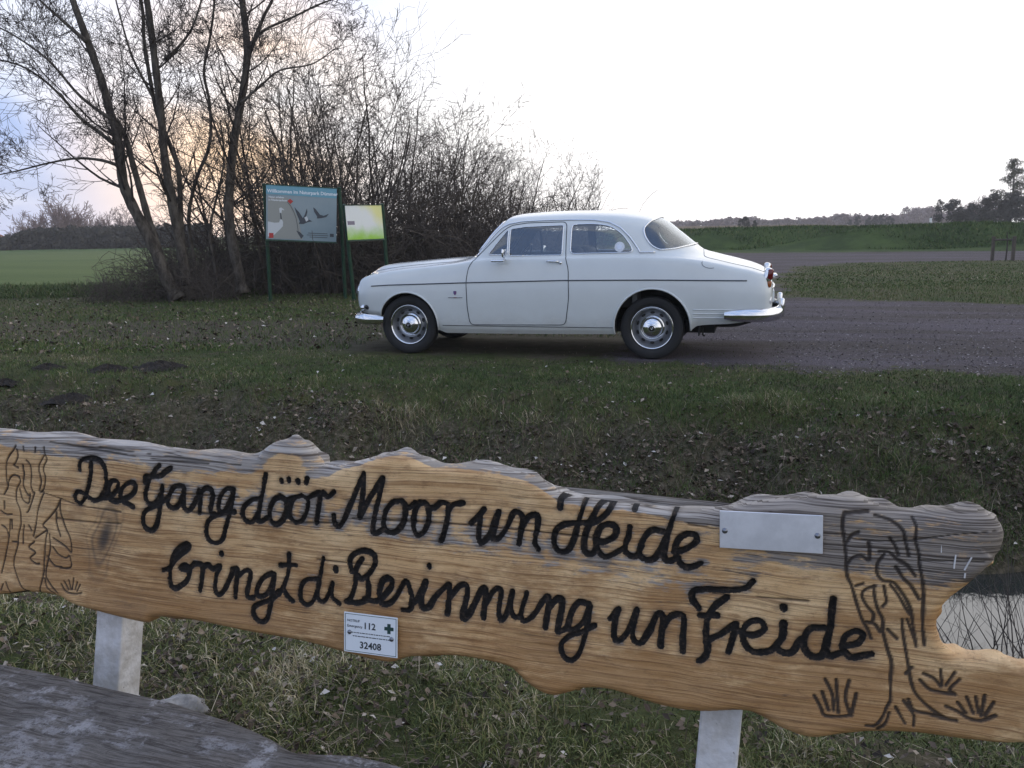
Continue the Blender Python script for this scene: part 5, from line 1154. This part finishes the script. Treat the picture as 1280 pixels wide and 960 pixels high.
# ---- shrubs of the hedge: individual many-stemmed bushes
def bush_mesh(seed, nst, hgt, fan, mat, minr=.0036, kids=(7, 6, 4), lean=0., lv=3):
    r = np.random.default_rng(seed); S = Seg()
    for k in range(nst):
        a = r.random()*2*math.pi; rr = .45*math.sqrt(r.random()); p = np.array([rr*math.cos(a), rr*math.sin(a), -.05]); t = fan*(.25+.9*r.random())
        d = np.array([math.cos(a)*t+lean, math.sin(a)*t, 1.]); d /= np.linalg.norm(d)
        grow(S, r, p, d, hgt*(.55+.5*r.random())*.80, .012*hgt**.6+.005, lv, .60, .05, 7, kids, minr, .12, .50)
    kp = [i for i in range(len(S.a)) if S.b[i][2] < hgt*.97 and math.hypot(S.b[i][0], S.b[i][1]) < hgt*.58]
    S.a = [S.a[i] for i in kp]; S.b = [S.b[i] for i in kp]; S.ra = [S.ra[i] for i in kp]; S.rb = [S.rb[i] for i in kp]
    o = S.mesh('shrub', M[mat], None, 3); return o
protos = [bush_mesh(31, 8, 5.4, .45, 'shrubtwig'), bush_mesh(32, 8, 5.0, .60, 'shrubtwig'), bush_mesh(33, 8, 4.8, .75, 'shrubtwig', lean=.10), bush_mesh(34, 9, 3.9, .9, 'shrubtwig', lean=.15)]
PH = [5.0, 4.7, 4.4, 3.5]
specs = [ # px, depth, height m, proto
 (262, 19.2, 4.8, 0), (300, 20.6, 5.4, 1), (345, 19.3, 5.9, 0), (385, 20.8, 6.6, 2), (420, 19.4, 6.1, 1), (455, 20.9, 6.2, 0), (490, 19.6, 5.1, 2), (520, 21.2, 4.6, 1), (553, 19.8, 4.0, 0), (582, 21.4, 4.2, 2), (612, 20.2, 3.7, 1), (640, 21.8, 3.6, 3), (664, 20.6, 3.1, 3), (690, 22.0, 2.5, 3), (330, 22.6, 5.0, 2), (400, 22.8, 5.3, 1), (470, 22.9, 4.9, 3), (545, 23.2, 4.3, 2), (610, 23.4, 3.7, 1)]
lbs = ['bare shrub just left of the welcome sign under the tall alders', 'bare shrub behind the bent alder trunk', 'tall bare shrub rising behind the left post of the welcome sign', 'tall bare shrub behind the crane picture of the welcome sign', 'bare shrub between the two signs, among the tallest', 'bare shrub behind the map board, dense and dark', 'bare shrub rising just right of the map board', 'bare shrub above the front wing of the car', 'bare shrub behind the car bonnet', 'bare rounded shrub over the middle of the car bonnet', 'bare shrub in front of the windscreen line of the car', 'bare shrub with fanned twigs above the car windscreen', 'bare shrub with fanned twigs over the front of the car roof', 'rightmost low shrub fanning out over the car roof', 'far-side shrub glimpsed behind the welcome sign', 'far-side shrub glimpsed behind the gap between the signs', 'far-side shrub behind the map board', 'far-side shrub behind the car bonnet', 'far-side shrub behind the car windscreen']
used_ = set()
for k, ((px, Y, hh_, pi_), lb) in enumerate(zip(specs, lbs)):
    if k in (0, 14): continue
    p = at(px, 372, Y); s = hh_/PH[pi_]
    if pi_ in used_: o = protos[pi_].copy(); COL.objects.link(o)
    else: o = protos[pi_]; used_.add(pi_)
    o.location = (p[0], p[1], 0); o.rotation_euler = (0, 0, k*2.4 if pi_ < 2 else (k % 5)*.35-.5); o.scale = (s*1.02, s*1.02, s)
    tag(o, lb, 'shrub', 'bare shrubs of the hedge')
# brambles and low brush filling the foot of the hedge
def brush(name, n, fn, mat, kind='stuff', lo=.5, hi=1.6, minr=.003, seed=3, lv=1, kids=(5, 5)):
    r = np.random.default_rng(seed); S = Seg()
    for i in range(n):
        x_, y_, f_ = fn(r); p = np.array([x_, y_, float(terrain(np.array([x_]), np.array([y_]))[0])-.03]); d = np.array([r.normal()*.6, r.normal()*.5, 1.]); d /= np.linalg.norm(d)
        grow(S, r, p, d, (lo+(hi-lo)*r.random())*f_, .007, lv, .8, -.05, 6, kids, minr, .28, .6)
    return tag(S.mesh(name, M[mat], None, 3), kind=kind)
def hedge_foot(r):
    px = r.uniform(205, 735); Y = r.uniform(18.6, 22.5); p = at(px, 370, Y); return p[0], p[1], (1.25 if px > 330 else .8)*(1 if px < 640 else .8)
brush('bramble_thicket', 1900, hedge_foot, 'shrubtwig', lo=.7, hi=2.1, minr=.006, seed=4)
def left_brush(r):
    px = r.uniform(110, 300); Y = r.uniform(17.2, 18.8); p = at(px, 370, Y); return p[0], p[1], np.interp(px, [110, 220, 300], [.45, 1., .8])
brush('low_brush', 330, left_brush, 'shrubtwig', lo=.4, hi=1.3, minr=.004, seed=6)
# ---- distant trees
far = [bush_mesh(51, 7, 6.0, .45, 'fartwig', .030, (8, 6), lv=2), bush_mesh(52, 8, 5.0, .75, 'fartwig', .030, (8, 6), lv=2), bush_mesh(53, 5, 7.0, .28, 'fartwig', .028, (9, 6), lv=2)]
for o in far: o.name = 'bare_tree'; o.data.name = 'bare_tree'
FH = [5.4, 4.6, 6.2]
def leafy(seed, h_, w_, n, mat, taper=.3, ls=.22):
    r = np.random.default_rng(seed); C_ = []; 
    nb = 26; cen = []
    for i in range(nb):
        z = r.uniform(.12, .95); rad = w_/2*(1-taper*z)*(1-.9*max(0, z-.6)**1.2); a = r.random()*6.28; q = rad*math.sqrt(r.random()); cen.append((q*math.cos(a), q*math.sin(a), z*h_, .20*w_*(1.1-.5*z)))
    cen = np.array(cen); k = r.integers(0, nb, n); d = r.normal(size=(n, 3)); d /= np.linalg.norm(d, axis=1)[:, None]; P_ = cen[k, :3]+d*(cen[k, 3:]*r.random((n, 1))**.4)
    P_[:, 2] = np.maximum(P_[:, 2], .02); u_ = r.normal(size=(n, 3)); u_ /= np.linalg.norm(u_, axis=1)[:, None]; v_ = np.cross(u_, d); s = ls*(.5+r.random((n, 1)))
    V = np.stack([P_-u_*s*.5, P_+u_*s*.5, P_+v_*s], 1).reshape(-1, 3); return V, np.arange(3*n).reshape(-1, 3)
def evergreen(name, seed, h_, w_, n, mat, taper, ls):
    V, F_ = leafy(seed, h_, w_, n, mat, taper, ls); return mesh_np(name, V, F_, M[mat])
ev = [evergreen('evergreen_tree', 61, 5, 5.2, 2600, 'fardark', .25, .30), evergreen('evergreen_tree', 62, 5, 3.2, 1800, 'fardark', .55, .28), evergreen('evergreen_tree', 63, 5, 4.2, 2200, 'fardark', .1, .32)]
usedf = set()
REF = {'b0': 5.4, 'b1': 4.6, 'b2': 6.2, 'e0': 5, 'e1': 5, 'e2': 5}
def far_xform(key, px, base_y, Y, hpx, flat):
    p = at(px, base_y, Y); z_ = float(terrain(np.array([p[0]]), np.array([p[1]]))[0]); s = hpx*Y/F/REF[key]; return (p[0], p[1], z_), s
def place_far(src, key, px, base_y, Y, hpx, lb, grp, cat='tree', flat=1.0):
    (x_, y_, z_), s = far_xform(key, px, base_y, Y, hpx, flat)
    if key in usedf: o = src.copy(); COL.objects.link(o)
    else: o = src; usedf.add(key)
    o.location = (x_, y_, z_-.05); o.scale = (s*flat, s*flat, s); o.rotation_euler = (0, 0, random.uniform(0, 6.28)); tag(o, lb, cat, grp); return o
rr_ = np.random.default_rng(9)
def mass(name, items, mat):
    """a far-off wood or hedge line that reads as one mass: leaf and twig sprays of many crowns in one mesh"""
    VV = []
    for sd, px, by, Y, hp, wr, n, tp, ls in items:
        p = at(px, by, Y); z_ = float(terrain(np.array([p[0]]), np.array([p[1]]))[0]); h_ = hp*Y/F
        V, _ = leafy(sd, h_, h_*wr, n, mat, tp, ls*Y/F); VV.append(V+np.array([p[0], p[1], z_-.05]))
    V = np.concatenate(VV); return tag(mesh_np(name, V, np.arange(len(V)).reshape(-1, 3), M[mat]), kind='stuff')
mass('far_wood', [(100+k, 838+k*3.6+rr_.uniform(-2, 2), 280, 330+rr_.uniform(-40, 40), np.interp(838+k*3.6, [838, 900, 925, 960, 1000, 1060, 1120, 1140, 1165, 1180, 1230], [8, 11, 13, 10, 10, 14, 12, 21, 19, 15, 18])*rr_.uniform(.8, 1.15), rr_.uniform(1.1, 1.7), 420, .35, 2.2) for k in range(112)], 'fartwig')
mass('hedge_line', [(300+k, -30+k*5.6+rr_.uniform(-2, 2), 312.5, 116+rr_.uniform(-3, 5), np.interp(-30+k*5.6, [-30, 0, 20, 60, 300], [10, 12, 19, 25, 25])*rr_.uniform(.9, 1.12), 1.3, 900, .05, 3.0) for k in range(52)], 'fardark')
for k, (px, hp, i, Y, lb) in enumerate([(930, 14, 0, 150, 'rounded grey bush alone on the pale stubble near the car rear window'), (944, 10, 2, 150, 'lower bush beside the rounded one on the pale stubble'), (1062, 10, 1, 240, 'smallest dark conifer at the left end of the far group on the right horizon'), (1072, 14, 1, 240, 'pointed dark conifer second from the left in the far group'), (1085, 12, 2, 240, 'bushy dark tree in the middle of the far conifer group'), (1093, 15, 1, 238, 'narrow dark conifer just right of the middle of the far group'), (1102, 16, 1, 235, 'tallest dark conifer of the far group on the right horizon'), (1112, 12, 0, 235, 'rounded dark tree at the right end of the far conifer group')]):
    place_far(ev[i], 'e%d' % i, px, 281, Y, hp, lb, 'dark bushes and conifers on the right horizon')
for px, hp, i, Y, lb in [(1184, 30, 0, 120, 'round dark evergreen standing alone left of the dark copse'), (1205, 24, 2, 125, 'dark evergreen at the left end of the copse'), (1216, 28, 1, 125, 'pointed dark evergreen in the left part of the copse'), (1230, 27, 2, 118, 'low dark evergreen in the middle of the copse'), (1244, 36, 0, 112, 'broad dark evergreen under the tall pine, on its left'), (1258, 34, 2, 108, 'broad dark evergreen directly below the tall pine'), (1272, 38, 0, 108, 'broad dark evergreen under the tall pine, on its right'), (1290, 36, 2, 108, 'dark evergreen cut by the right edge of the view')]:
    place_far(ev[i], 'e%d' % i, px, 282, Y, hp, lb, 'dark evergreens of the copse at right', flat=1.15)
for px, hp, lb in ((1200, 28, 'thin bare tree at the left end of the dark copse'), (1222, 34, 'bare tree rising out of the middle of the dark copse'), (1237, 38, 'taller bare tree just left of the tall pine')): place_far(far[0], 'b0', px, 281, 128, hp, lb, 'bare trees in the copse', flat=1.1)
def pine():
    p = at(1262, 282, 112); z0 = float(terrain(np.array([p[0]]), np.array([p[1]]))[0]); s = 112/F; r = np.random.default_rng(77)
    root = empty('pine_tree', (p[0], p[1], z0)); tag(root, 'tall open-crowned pine rising above the dark copse at the right edge', 'tree')
    hh_ = 78*s; MB().tube([(0, 0, 0), (.1, 0, hh_*.5), (0, 0, hh_*.97)], [.20, .14, .04], 8).build('trunk', M['bark'], root, True)
    S = Seg(); V = []; n = 34
    for k in range(n):
        z = hh_*(.36+.62*k/n); L_ = (14*s)*np.interp(z/hh_, [.36, .5, .7, .9, 1], [1.25, 1.2, .85, .45, .12])*r.uniform(.6, 1.15); a = r.random()*6.28; e = np.array([math.cos(a)*L_, math.sin(a)*L_, L_*.25]); b0 = np.array([0, 0, z]); S.add(b0, b0+e, .05, .015)
        for t in np.linspace(.4, 1.05, 4):
            c_ = b0+e*t+r.normal(size=3)*.12; m_ = 30; d = r.normal(size=(m_, 3))*np.array([.22, .22, .12]); q = c_+d; u_ = r.normal(size=(m_, 3))*.10; w2 = r.normal(size=(m_, 3))*.10; V.append(np.stack([q, q+u_, q+w2], 1).reshape(-1, 3))
    S.mesh('limbs', M['bark'], root, 4); V = np.concatenate(V); mesh_np('crown', V, np.arange(len(V)).reshape(-1, 3), M['farpine'], root)
pine()
# taller bare trees above the hedge line across the left field
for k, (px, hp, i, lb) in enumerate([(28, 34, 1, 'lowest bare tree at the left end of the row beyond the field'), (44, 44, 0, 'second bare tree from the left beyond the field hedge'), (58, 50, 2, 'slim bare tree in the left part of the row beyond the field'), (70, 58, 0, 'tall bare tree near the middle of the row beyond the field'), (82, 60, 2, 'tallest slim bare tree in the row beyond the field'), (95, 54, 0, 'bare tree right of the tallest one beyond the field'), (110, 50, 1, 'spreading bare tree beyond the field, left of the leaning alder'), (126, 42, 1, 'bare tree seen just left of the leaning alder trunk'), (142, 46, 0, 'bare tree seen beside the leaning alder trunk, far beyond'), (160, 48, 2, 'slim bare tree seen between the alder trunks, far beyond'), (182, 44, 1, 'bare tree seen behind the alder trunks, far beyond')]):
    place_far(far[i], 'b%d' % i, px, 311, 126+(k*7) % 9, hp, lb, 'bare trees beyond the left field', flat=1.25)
# pale stubble belt far right
def belt():
    r = np.random.default_rng(15); n = 14000; a = r.uniform(np.arctan2(846-640, F), np.arctan2(1075-640, F), n); R = r.uniform(190, 225, n); x_ = R*np.sin(a); y_ = R*np.cos(a); z0 = terrain(x_, y_)
    h_ = r.uniform(.35, 1.0, n)*np.interp(a, [np.arctan2(846-640, F), np.arctan2(1010-640, F), np.arctan2(1075-640, F)], [1, .9, .25]); w2 = 1.6; h_ = h_*.7
    V = np.stack([np.stack([x_-w2, y_, z0], 1), np.stack([x_+w2, y_, z0], 1), np.stack([x_+r.normal(size=n)*.9, y_, z0+h_], 1)], 1).reshape(-1, 3)
    tag(mesh_np('dry_reed_belt', V, np.arange(3*n).reshape(-1, 3), pm('dry_reed', (.36, .27, .19), .9)), kind='stuff')
belt()
# ------------------------------------------------------------------ grass, straw, fallen leaves, reeds
def blades(name, P, hgt, wid, mat, seed, lean=.6, tint=None, flat=0.0):
    r = np.random.default_rng(seed); n = len(P); a = r.random(n)*2*math.pi; w_ = np.stack([np.cos(a), np.sin(a), np.zeros(n)], 1)*wid[:, None]*.5
    b_ = r.random(n)*2*math.pi; l = np.abs(r.normal(size=n))*lean; d = np.stack([np.cos(b_)*l, np.sin(b_)*l, np.ones(n)*(1-flat)], 1); d /= np.linalg.norm(d, axis=1)[:, None]
    d2 = d+np.stack([np.cos(b_), np.sin(b_), -np.ones(n)*.55], 1)*(.4+.6*r.random((n, 1)))*.8; d2 /= np.linalg.norm(d2, axis=1)[:, None]; h_ = hgt[:, None]
    m_ = P+d*h_*.55; t_ = m_+d2*h_*.5
    t_[:, 2] = np.maximum(t_[:, 2], P[:, 2]+.004)
    V = np.stack([P-w_, P+w_, m_+w_*.8, m_-w_*.8, t_], 1).reshape(-1, 3); o = (np.arange(n)*5)[:, None]
    F_ = np.concatenate([o+np.array([[0, 1, 2]]), o+np.array([[0, 2, 3]]), o+np.array([[3, 2, 4]])])
    ti = np.repeat(tint if tint is not None else r.random(n), 5)
    return tag(mesh_np(name, V, F_, mat, None, False, {'tint': ti}), kind='stuff')
def leaves(name, P, size, mat, seed, tint, tilt=.35):
    r = np.random.default_rng(seed); n = len(P); a = r.random(n)*6.28; tl = r.normal(size=(n, 2))*tilt
    X = np.stack([np.cos(a), np.sin(a), tl[:, 0]], 1); Y = np.stack([-np.sin(a), np.cos(a), tl[:, 1]], 1); s = size[:, None]; c_ = P+np.array([0, 0, .006]); up_ = np.array([0, 0, 1.])*s*r.uniform(.0, .45, (n, 1))
    V = np.stack([c_-X*s*.6, c_-Y*s*.36+up_, c_+X*s*.6, c_+Y*s*.36+up_*r.random((n, 1))], 1).reshape(-1, 3); o = (np.arange(n)*4)[:, None]
    F_ = np.concatenate([o+np.array([[0, 1, 2]]), o+np.array([[0, 2, 3]])])
    return tag(mesh_np(name, V, F_, mat, None, False, {'tint': np.repeat(tint, 4)}), kind='stuff')
M['grassb'] = tintmat('grass_blades', [(0, (.018, .030, .008)), (.35, (.044, .080, .017)), (.62, (.090, .130, .034)), (.78, (.13, .125, .050)), (.88, (.24, .195, .115)), (1, (.42, .36, .25))], .7)
M['grassn'] = tintmat('near_grass_blades', [(0, (.025, .036, .011)), (.3, (.070, .095, .026)), (.55, (.14, .165, .052)), (.75, (.22, .21, .09)), (.88, (.36, .30, .18)), (1, (.55, .48, .34))], .7)
M['leafb'] = tintmat('fallen_leaf', [(0, (.020, .014, .011)), (.45, (.075, .052, .038)), (.72, (.19, .145, .105)), (.9, (.36, .30, .24)), (1, (.56, .52, .48))], .75)
M['straw'] = tintmat('dry_stalks', [(0, (.03, .022, .016)), (.5, (.13, .10, .065)), (1, (.42, .36, .26))], .75)
def scat(n, px0, px1, d0, d1, seed, p=1.0):
    r = np.random.default_rng(seed); a = np.arctan2(r.uniform(px0, px1, n)-640, F); t = r.random(n); R = (d0**(1-p)+(d1**(1-p)-d0**(1-p))*t)**(1/(1-p)) if p != 1 else d0*(d1/d0)**t
    x_ = R*np.tan(a); y_ = R; return x_, y_, r
def on_ground(x_, y_, keep=None):
    z_ = terrain(x_, y_); P = np.stack([x_, y_, z_], 1); return P if keep is None else P[keep]
def under_car(x_, y_, m_=0.):
    c_, s_ = math.cos(CAR_YAW), math.sin(CAR_YAW); dx, dy = x_-CAR_O[0], y_-CAR_O[1]; lx = dx*c_-dy*s_; ly = dx*s_+dy*c_; return (lx > -.75-m_) & (lx < 3.8+m_) & (np.abs(ly) < .85+m_)
def clump(x_, y_, f): return wob(x_, y_, f, 4)*.5+wob(x_, y_, f*2.7, 5)*.5
# near ground behind the bench
x_, y_, r = scat(120000, -120, 1400, 1.5, 3.7, 1, 1.0); u, v = uv(x_, y_); c_ = clump(x_, y_, 4.5)
ti = np.clip(.46+.22*c_+.24*r.normal(size=len(x_))+np.where(x_ < -.6, .14, 0), 0, 1); k = (v < 3.72) & (terrain(x_, y_) > WATER_Z+.02) & (r.random(len(x_)) < .62+.35*c_)
P = on_ground(x_, y_, k); blades('near_grass', P, (.018+.030*r.random(len(P)))*(1+.4*c_[k]), .0018+.0022*r.random(len(P)), M['grassn'], 2, .95, ti[k], .3)
x_, y_, r = scat(9000, -120, 1400, 1.5, 3.6, 4); k = terrain(x_, y_) > WATER_Z+.02; k &= r.random(len(x_)) < np.where(x_ < -.3, 1, .30); P = on_ground(x_, y_, k)
leaves('near_fallen_leaves', P+np.array([0, 0, .008]), .010+.016*r.random(len(P)), M['leafb'], 5, np.clip(.45+.25*r.normal(size=len(P)), 0, 1))
x_, y_, r = scat(9000, -120, 1400, 1.5, 3.6, 6); k = (terrain(x_, y_) > WATER_Z+.02) & (r.random(len(x_)) < np.where(x_ < -.2, .6, .20)); P = on_ground(x_, y_, k)
blades('near_straw', P+np.array([0, 0, .012]), .05+.13*r.random(len(P))**2, .0012+.0015*r.random(len(P)), M['straw'], 7, 1.5, None, .92)
# far bank and lawn between ditch and car
x_, y_, r = scat(330000, -120, 1400, 3.9, 9.6, 11, 1.6); u, v = uv(x_, y_); c_ = clump(x_, y_, 2.2); g, d, lf, fl = masks(x_, y_)
z_ = terrain(x_, y_); right = sst(x_, 0, 2.5)
dens = np.clip(.85+.25*c_, .2, 1)*(1-.62*sst(lf+.35*clump(x_, y_, 3.3), .3, .85)*(1-.4*right))*(1-.995*sst(g, .3, .6))*(1-.50*sst(d, .35, .9)); dens = np.where(under_car(x_, y_, .1), .05, dens)
k = (z_ > WATER_Z+.03) & (r.random(len(x_)) < dens)
tuft = sst(c_, .35, .8)*sst(v, 5.2, 5.7)*(1-sst(v, 6.3, 7))
ti = np.clip(.49+.26*c_*(v > 5.6)+.12*c_*(v <= 5.6)+.20*r.normal(size=len(x_))+.10*d-.08*right, 0, 1)
P = on_ground(x_, y_, k); blades('lawn_grass', P, ((.022+.030*r.random(len(x_)))*(1+1.3*tuft)*(1-.35*sst(v, 6.8, 8.0)))[k], (.0028+.0030*r.random(len(x_)))[k], M['grassb'], 12, .8, ti[k], .25)
x_, y_, r = scat(42000, -120, 1400, 4.1, 9.4, 13, 1.3); u, v = uv(x_, y_); g, d, lf, fl = masks(x_, y_); z_ = terrain(x_, y_); c_ = clump(x_, y_, 3.1)
k = (z_ > WATER_Z+.03) & (r.random(len(x_)) < np.clip(lf*1.2*(.65+1.0*c_), 0.05, 1)*(1-.7*sst(g, .3, .6))) & ~under_car(x_, y_, .1)
P = on_ground(x_, y_, k); leaves('fallen_leaves', P+np.stack([0*P[:, 0], 0*P[:, 0], .012*r.random(len(P))], 1), .016+.026*r.random(len(P)), M['leafb'], 14, np.clip(.50+.24*r.normal(size=len(P)), 0, 1))
x_, y_, r = scat(60000, -120, 1400, 4.1, 8.2, 15, 1.3); u, v = uv(x_, y_); g, d, lf, fl = masks(x_, y_); z_ = terrain(x_, y_)
k = (z_ > WATER_Z+.03) & (r.random(len(x_)) < np.clip(lf*1.0, .012, 1)); P = on_ground(x_, y_, k)
blades('dry_stalks', P, .05+.16*r.random(len(P))**2, .0018+.0018*r.random(len(P)), M['straw'], 16, 1.1, np.clip(.30+.22*r.normal(size=len(P)), 0, 1), .55)
# beyond the car up to the hedge
x_, y_, r = scat(110000, -120, 1400, 9.6, 19.0, 21, 1.4); u, v = uv(x_, y_); g, d, lf, fl = masks(x_, y_); c_ = clump(x_, y_, 1.3)
k = (r.random(len(x_)) < np.clip(.8+.3*c_, .2, 1)*(1-sst(g, .3, .6))*(1-.55*sst(d, .35, .9))) & ~under_car(x_, y_, .1); P = on_ground(x_, y_, k)
blades('verge_grass', P, (.028+.045*r.random(len(P))), .006+.006*r.random(len(P)), M['grassb'], 22, .7, np.clip(.52+.12*c_[k]+.17*r.normal(size=len(P)), 0, 1), .2)
x_, y_, r = scat(2600, -120, 720, 9.6, 18.8, 23, 1.0); k = ~under_car(x_, y_, .2); P = on_ground(x_, y_, k); leaves('scattered_leaves', P+np.array([0, 0, .02]), .030+.035*r.random(len(P)), M['leafb'], 24, np.clip(.48+.24*r.normal(size=len(P)), 0, 1))
x_, y_, r = scat(60000, 800, 1420, 18, 42, 41, 1.2); g, d, lf, fl = masks(x_, y_); c_ = clump(x_, y_, .6); t = y_-(54.3-.735*(x_-11.2)); k = (r.random(len(x_)) < np.clip(.75+.35*c_, .1, 1)*(1-sst(g, .05, .6))) & (t < 0); P = on_ground(x_, y_, k)
blades('far_verge_grass', P, .025+.035*r.random(len(P)), .014+.014*r.random(len(P)), M['grassb'], 42, 1.1, np.clip(.50+.14*c_[k]+.18*r.normal(size=len(P)), 0, 1), .3)
# rougher tussocks along the far field edge and on the embankment
x_, y_, r = scat(90000, 820, 1420, 42, 80, 25, 1.0); t = y_-(54.3-.735*(x_-11.2)); k = (t > -.4) & (t < 7) & (x_ > 3); P = on_ground(x_, y_, k)
blades('embankment_grass', P, .10+.16*r.random(len(P)), .03+.03*r.random(len(P)), tintmat('embankment_blades', [(0, (.022, .045, .012)), (.5, (.05, .095, .022)), (.85, (.085, .135, .035)), (1, (.16, .16, .06))], .8), 26, .6, None, .1)
x_, y_, r = scat(16000, -160, 330, 19, 24, 27, 1.0); P = on_ground(x_, y_); blades('field_edge_grass', P, .06+.16*r.random(len(P)), .010+.012*r.random(len(P)), M['grassb'], 28, .8, np.clip(.45+.2*r.normal(size=len(P)), 0, 1), .2)
# reeds standing at the near water edge on the right
def reed_clump(px, py, n, seed, lb, hmin=.22, hmax=.62):
    r = np.random.default_rng(seed); c_ = gnd(px, py, WATER_Z); S = Seg(); c0 = np.array([c_[0], c_[1], WATER_Z-.05])
    for i in range(n):
        p = np.array([r.normal()*.13, r.normal()*.07, 0.]); d = np.array([r.normal()*.50, r.normal()*.3, 1.]); d /= np.linalg.norm(d); L_ = r.uniform(hmin, hmax)
        grow(S, r, p, d, L_, r.uniform(.0018, .0042), 1, .45, .02, 5, (2,), .0009, .07, .5)
    o = S.mesh('reed_clump', M['reed'], None, 4); o.location = tuple(c0); return tag(o, lb, 'reeds', 'dead reeds at the water edge')
M['reed'] = pm('dead_reed', (.045, .036, .032), .7, col2=(.10, .08, .07), nscale=12)
reed_clump(1192, 818, 11, 1, 'dead reed clump showing in the notch of the carved timber', .16, .50); reed_clump(1222, 826, 13, 2, 'dead reed clump in the middle of the water gap right of the timber', .18, .55); reed_clump(1258, 832, 13, 3, 'dead reed clump close to the right edge of the view, before the water', .2, .6); reed_clump(1292, 836, 11, 4, 'dead reed clump cut by the right edge of the view', .2, .6)
x_, y_, r = scat(5000, 1120, 1420, 3.0, 4.0, 31); u, v = uv(x_, y_); z_ = terrain(x_, y_); k = (z_ < WATER_Z+.12) & (z_ > WATER_Z-.12) & (v < 3.95); P = on_ground(x_, y_, k); P[:, 2] = np.maximum(P[:, 2], WATER_Z-.02)
blades('waterside_stalks', P, .06+.20*r.random(len(P)), .002+.003*r.random(len(P)), M['straw'], 32, .6, np.clip(.25+.25*r.normal(size=len(P)), 0, 1))

# loose stones on the gravel
x_, y_, r = scat(16000, 780, 1400, 6.8, 18, 51, 1.4); g, d, lf, fl = masks(x_, y_); k = (g > .45) & ~under_car(x_, y_, 0); P = on_ground(x_, y_, k)
leaves('loose_gravel', P-np.array([0, 0, .003]), .010+.018*r.random(len(P))**2, tintmat('loose_stone', [(0, (.09, .08, .083)), (.7, (.17, .155, .16)), (1, (.42, .39, .39))], .9), 52, r.random(len(P)), .08)

# ---- thin evening haze over the plain
HZ = MB().box((0, 195, 12.0), (720, 480, 28.0)).build('haze', None or M['soil'])
HZ.data.materials.clear(); hm = bpy.data.materials.new('haze_air'); hm.use_nodes = True; hn = hm.node_tree; hn.nodes.clear(); ho = hn.nodes.new('ShaderNodeOutputMaterial'); hv = hn.nodes.new('ShaderNodeVolumePrincipled')
hv.inputs['Color'].default_value = (.97, .95, .95, 1); hv.inputs['Density'].default_value = .0008; hn.links.new(hv.outputs[0], ho.inputs['Volume']); HZ.data.materials.append(hm); tag(HZ, kind='stuff')
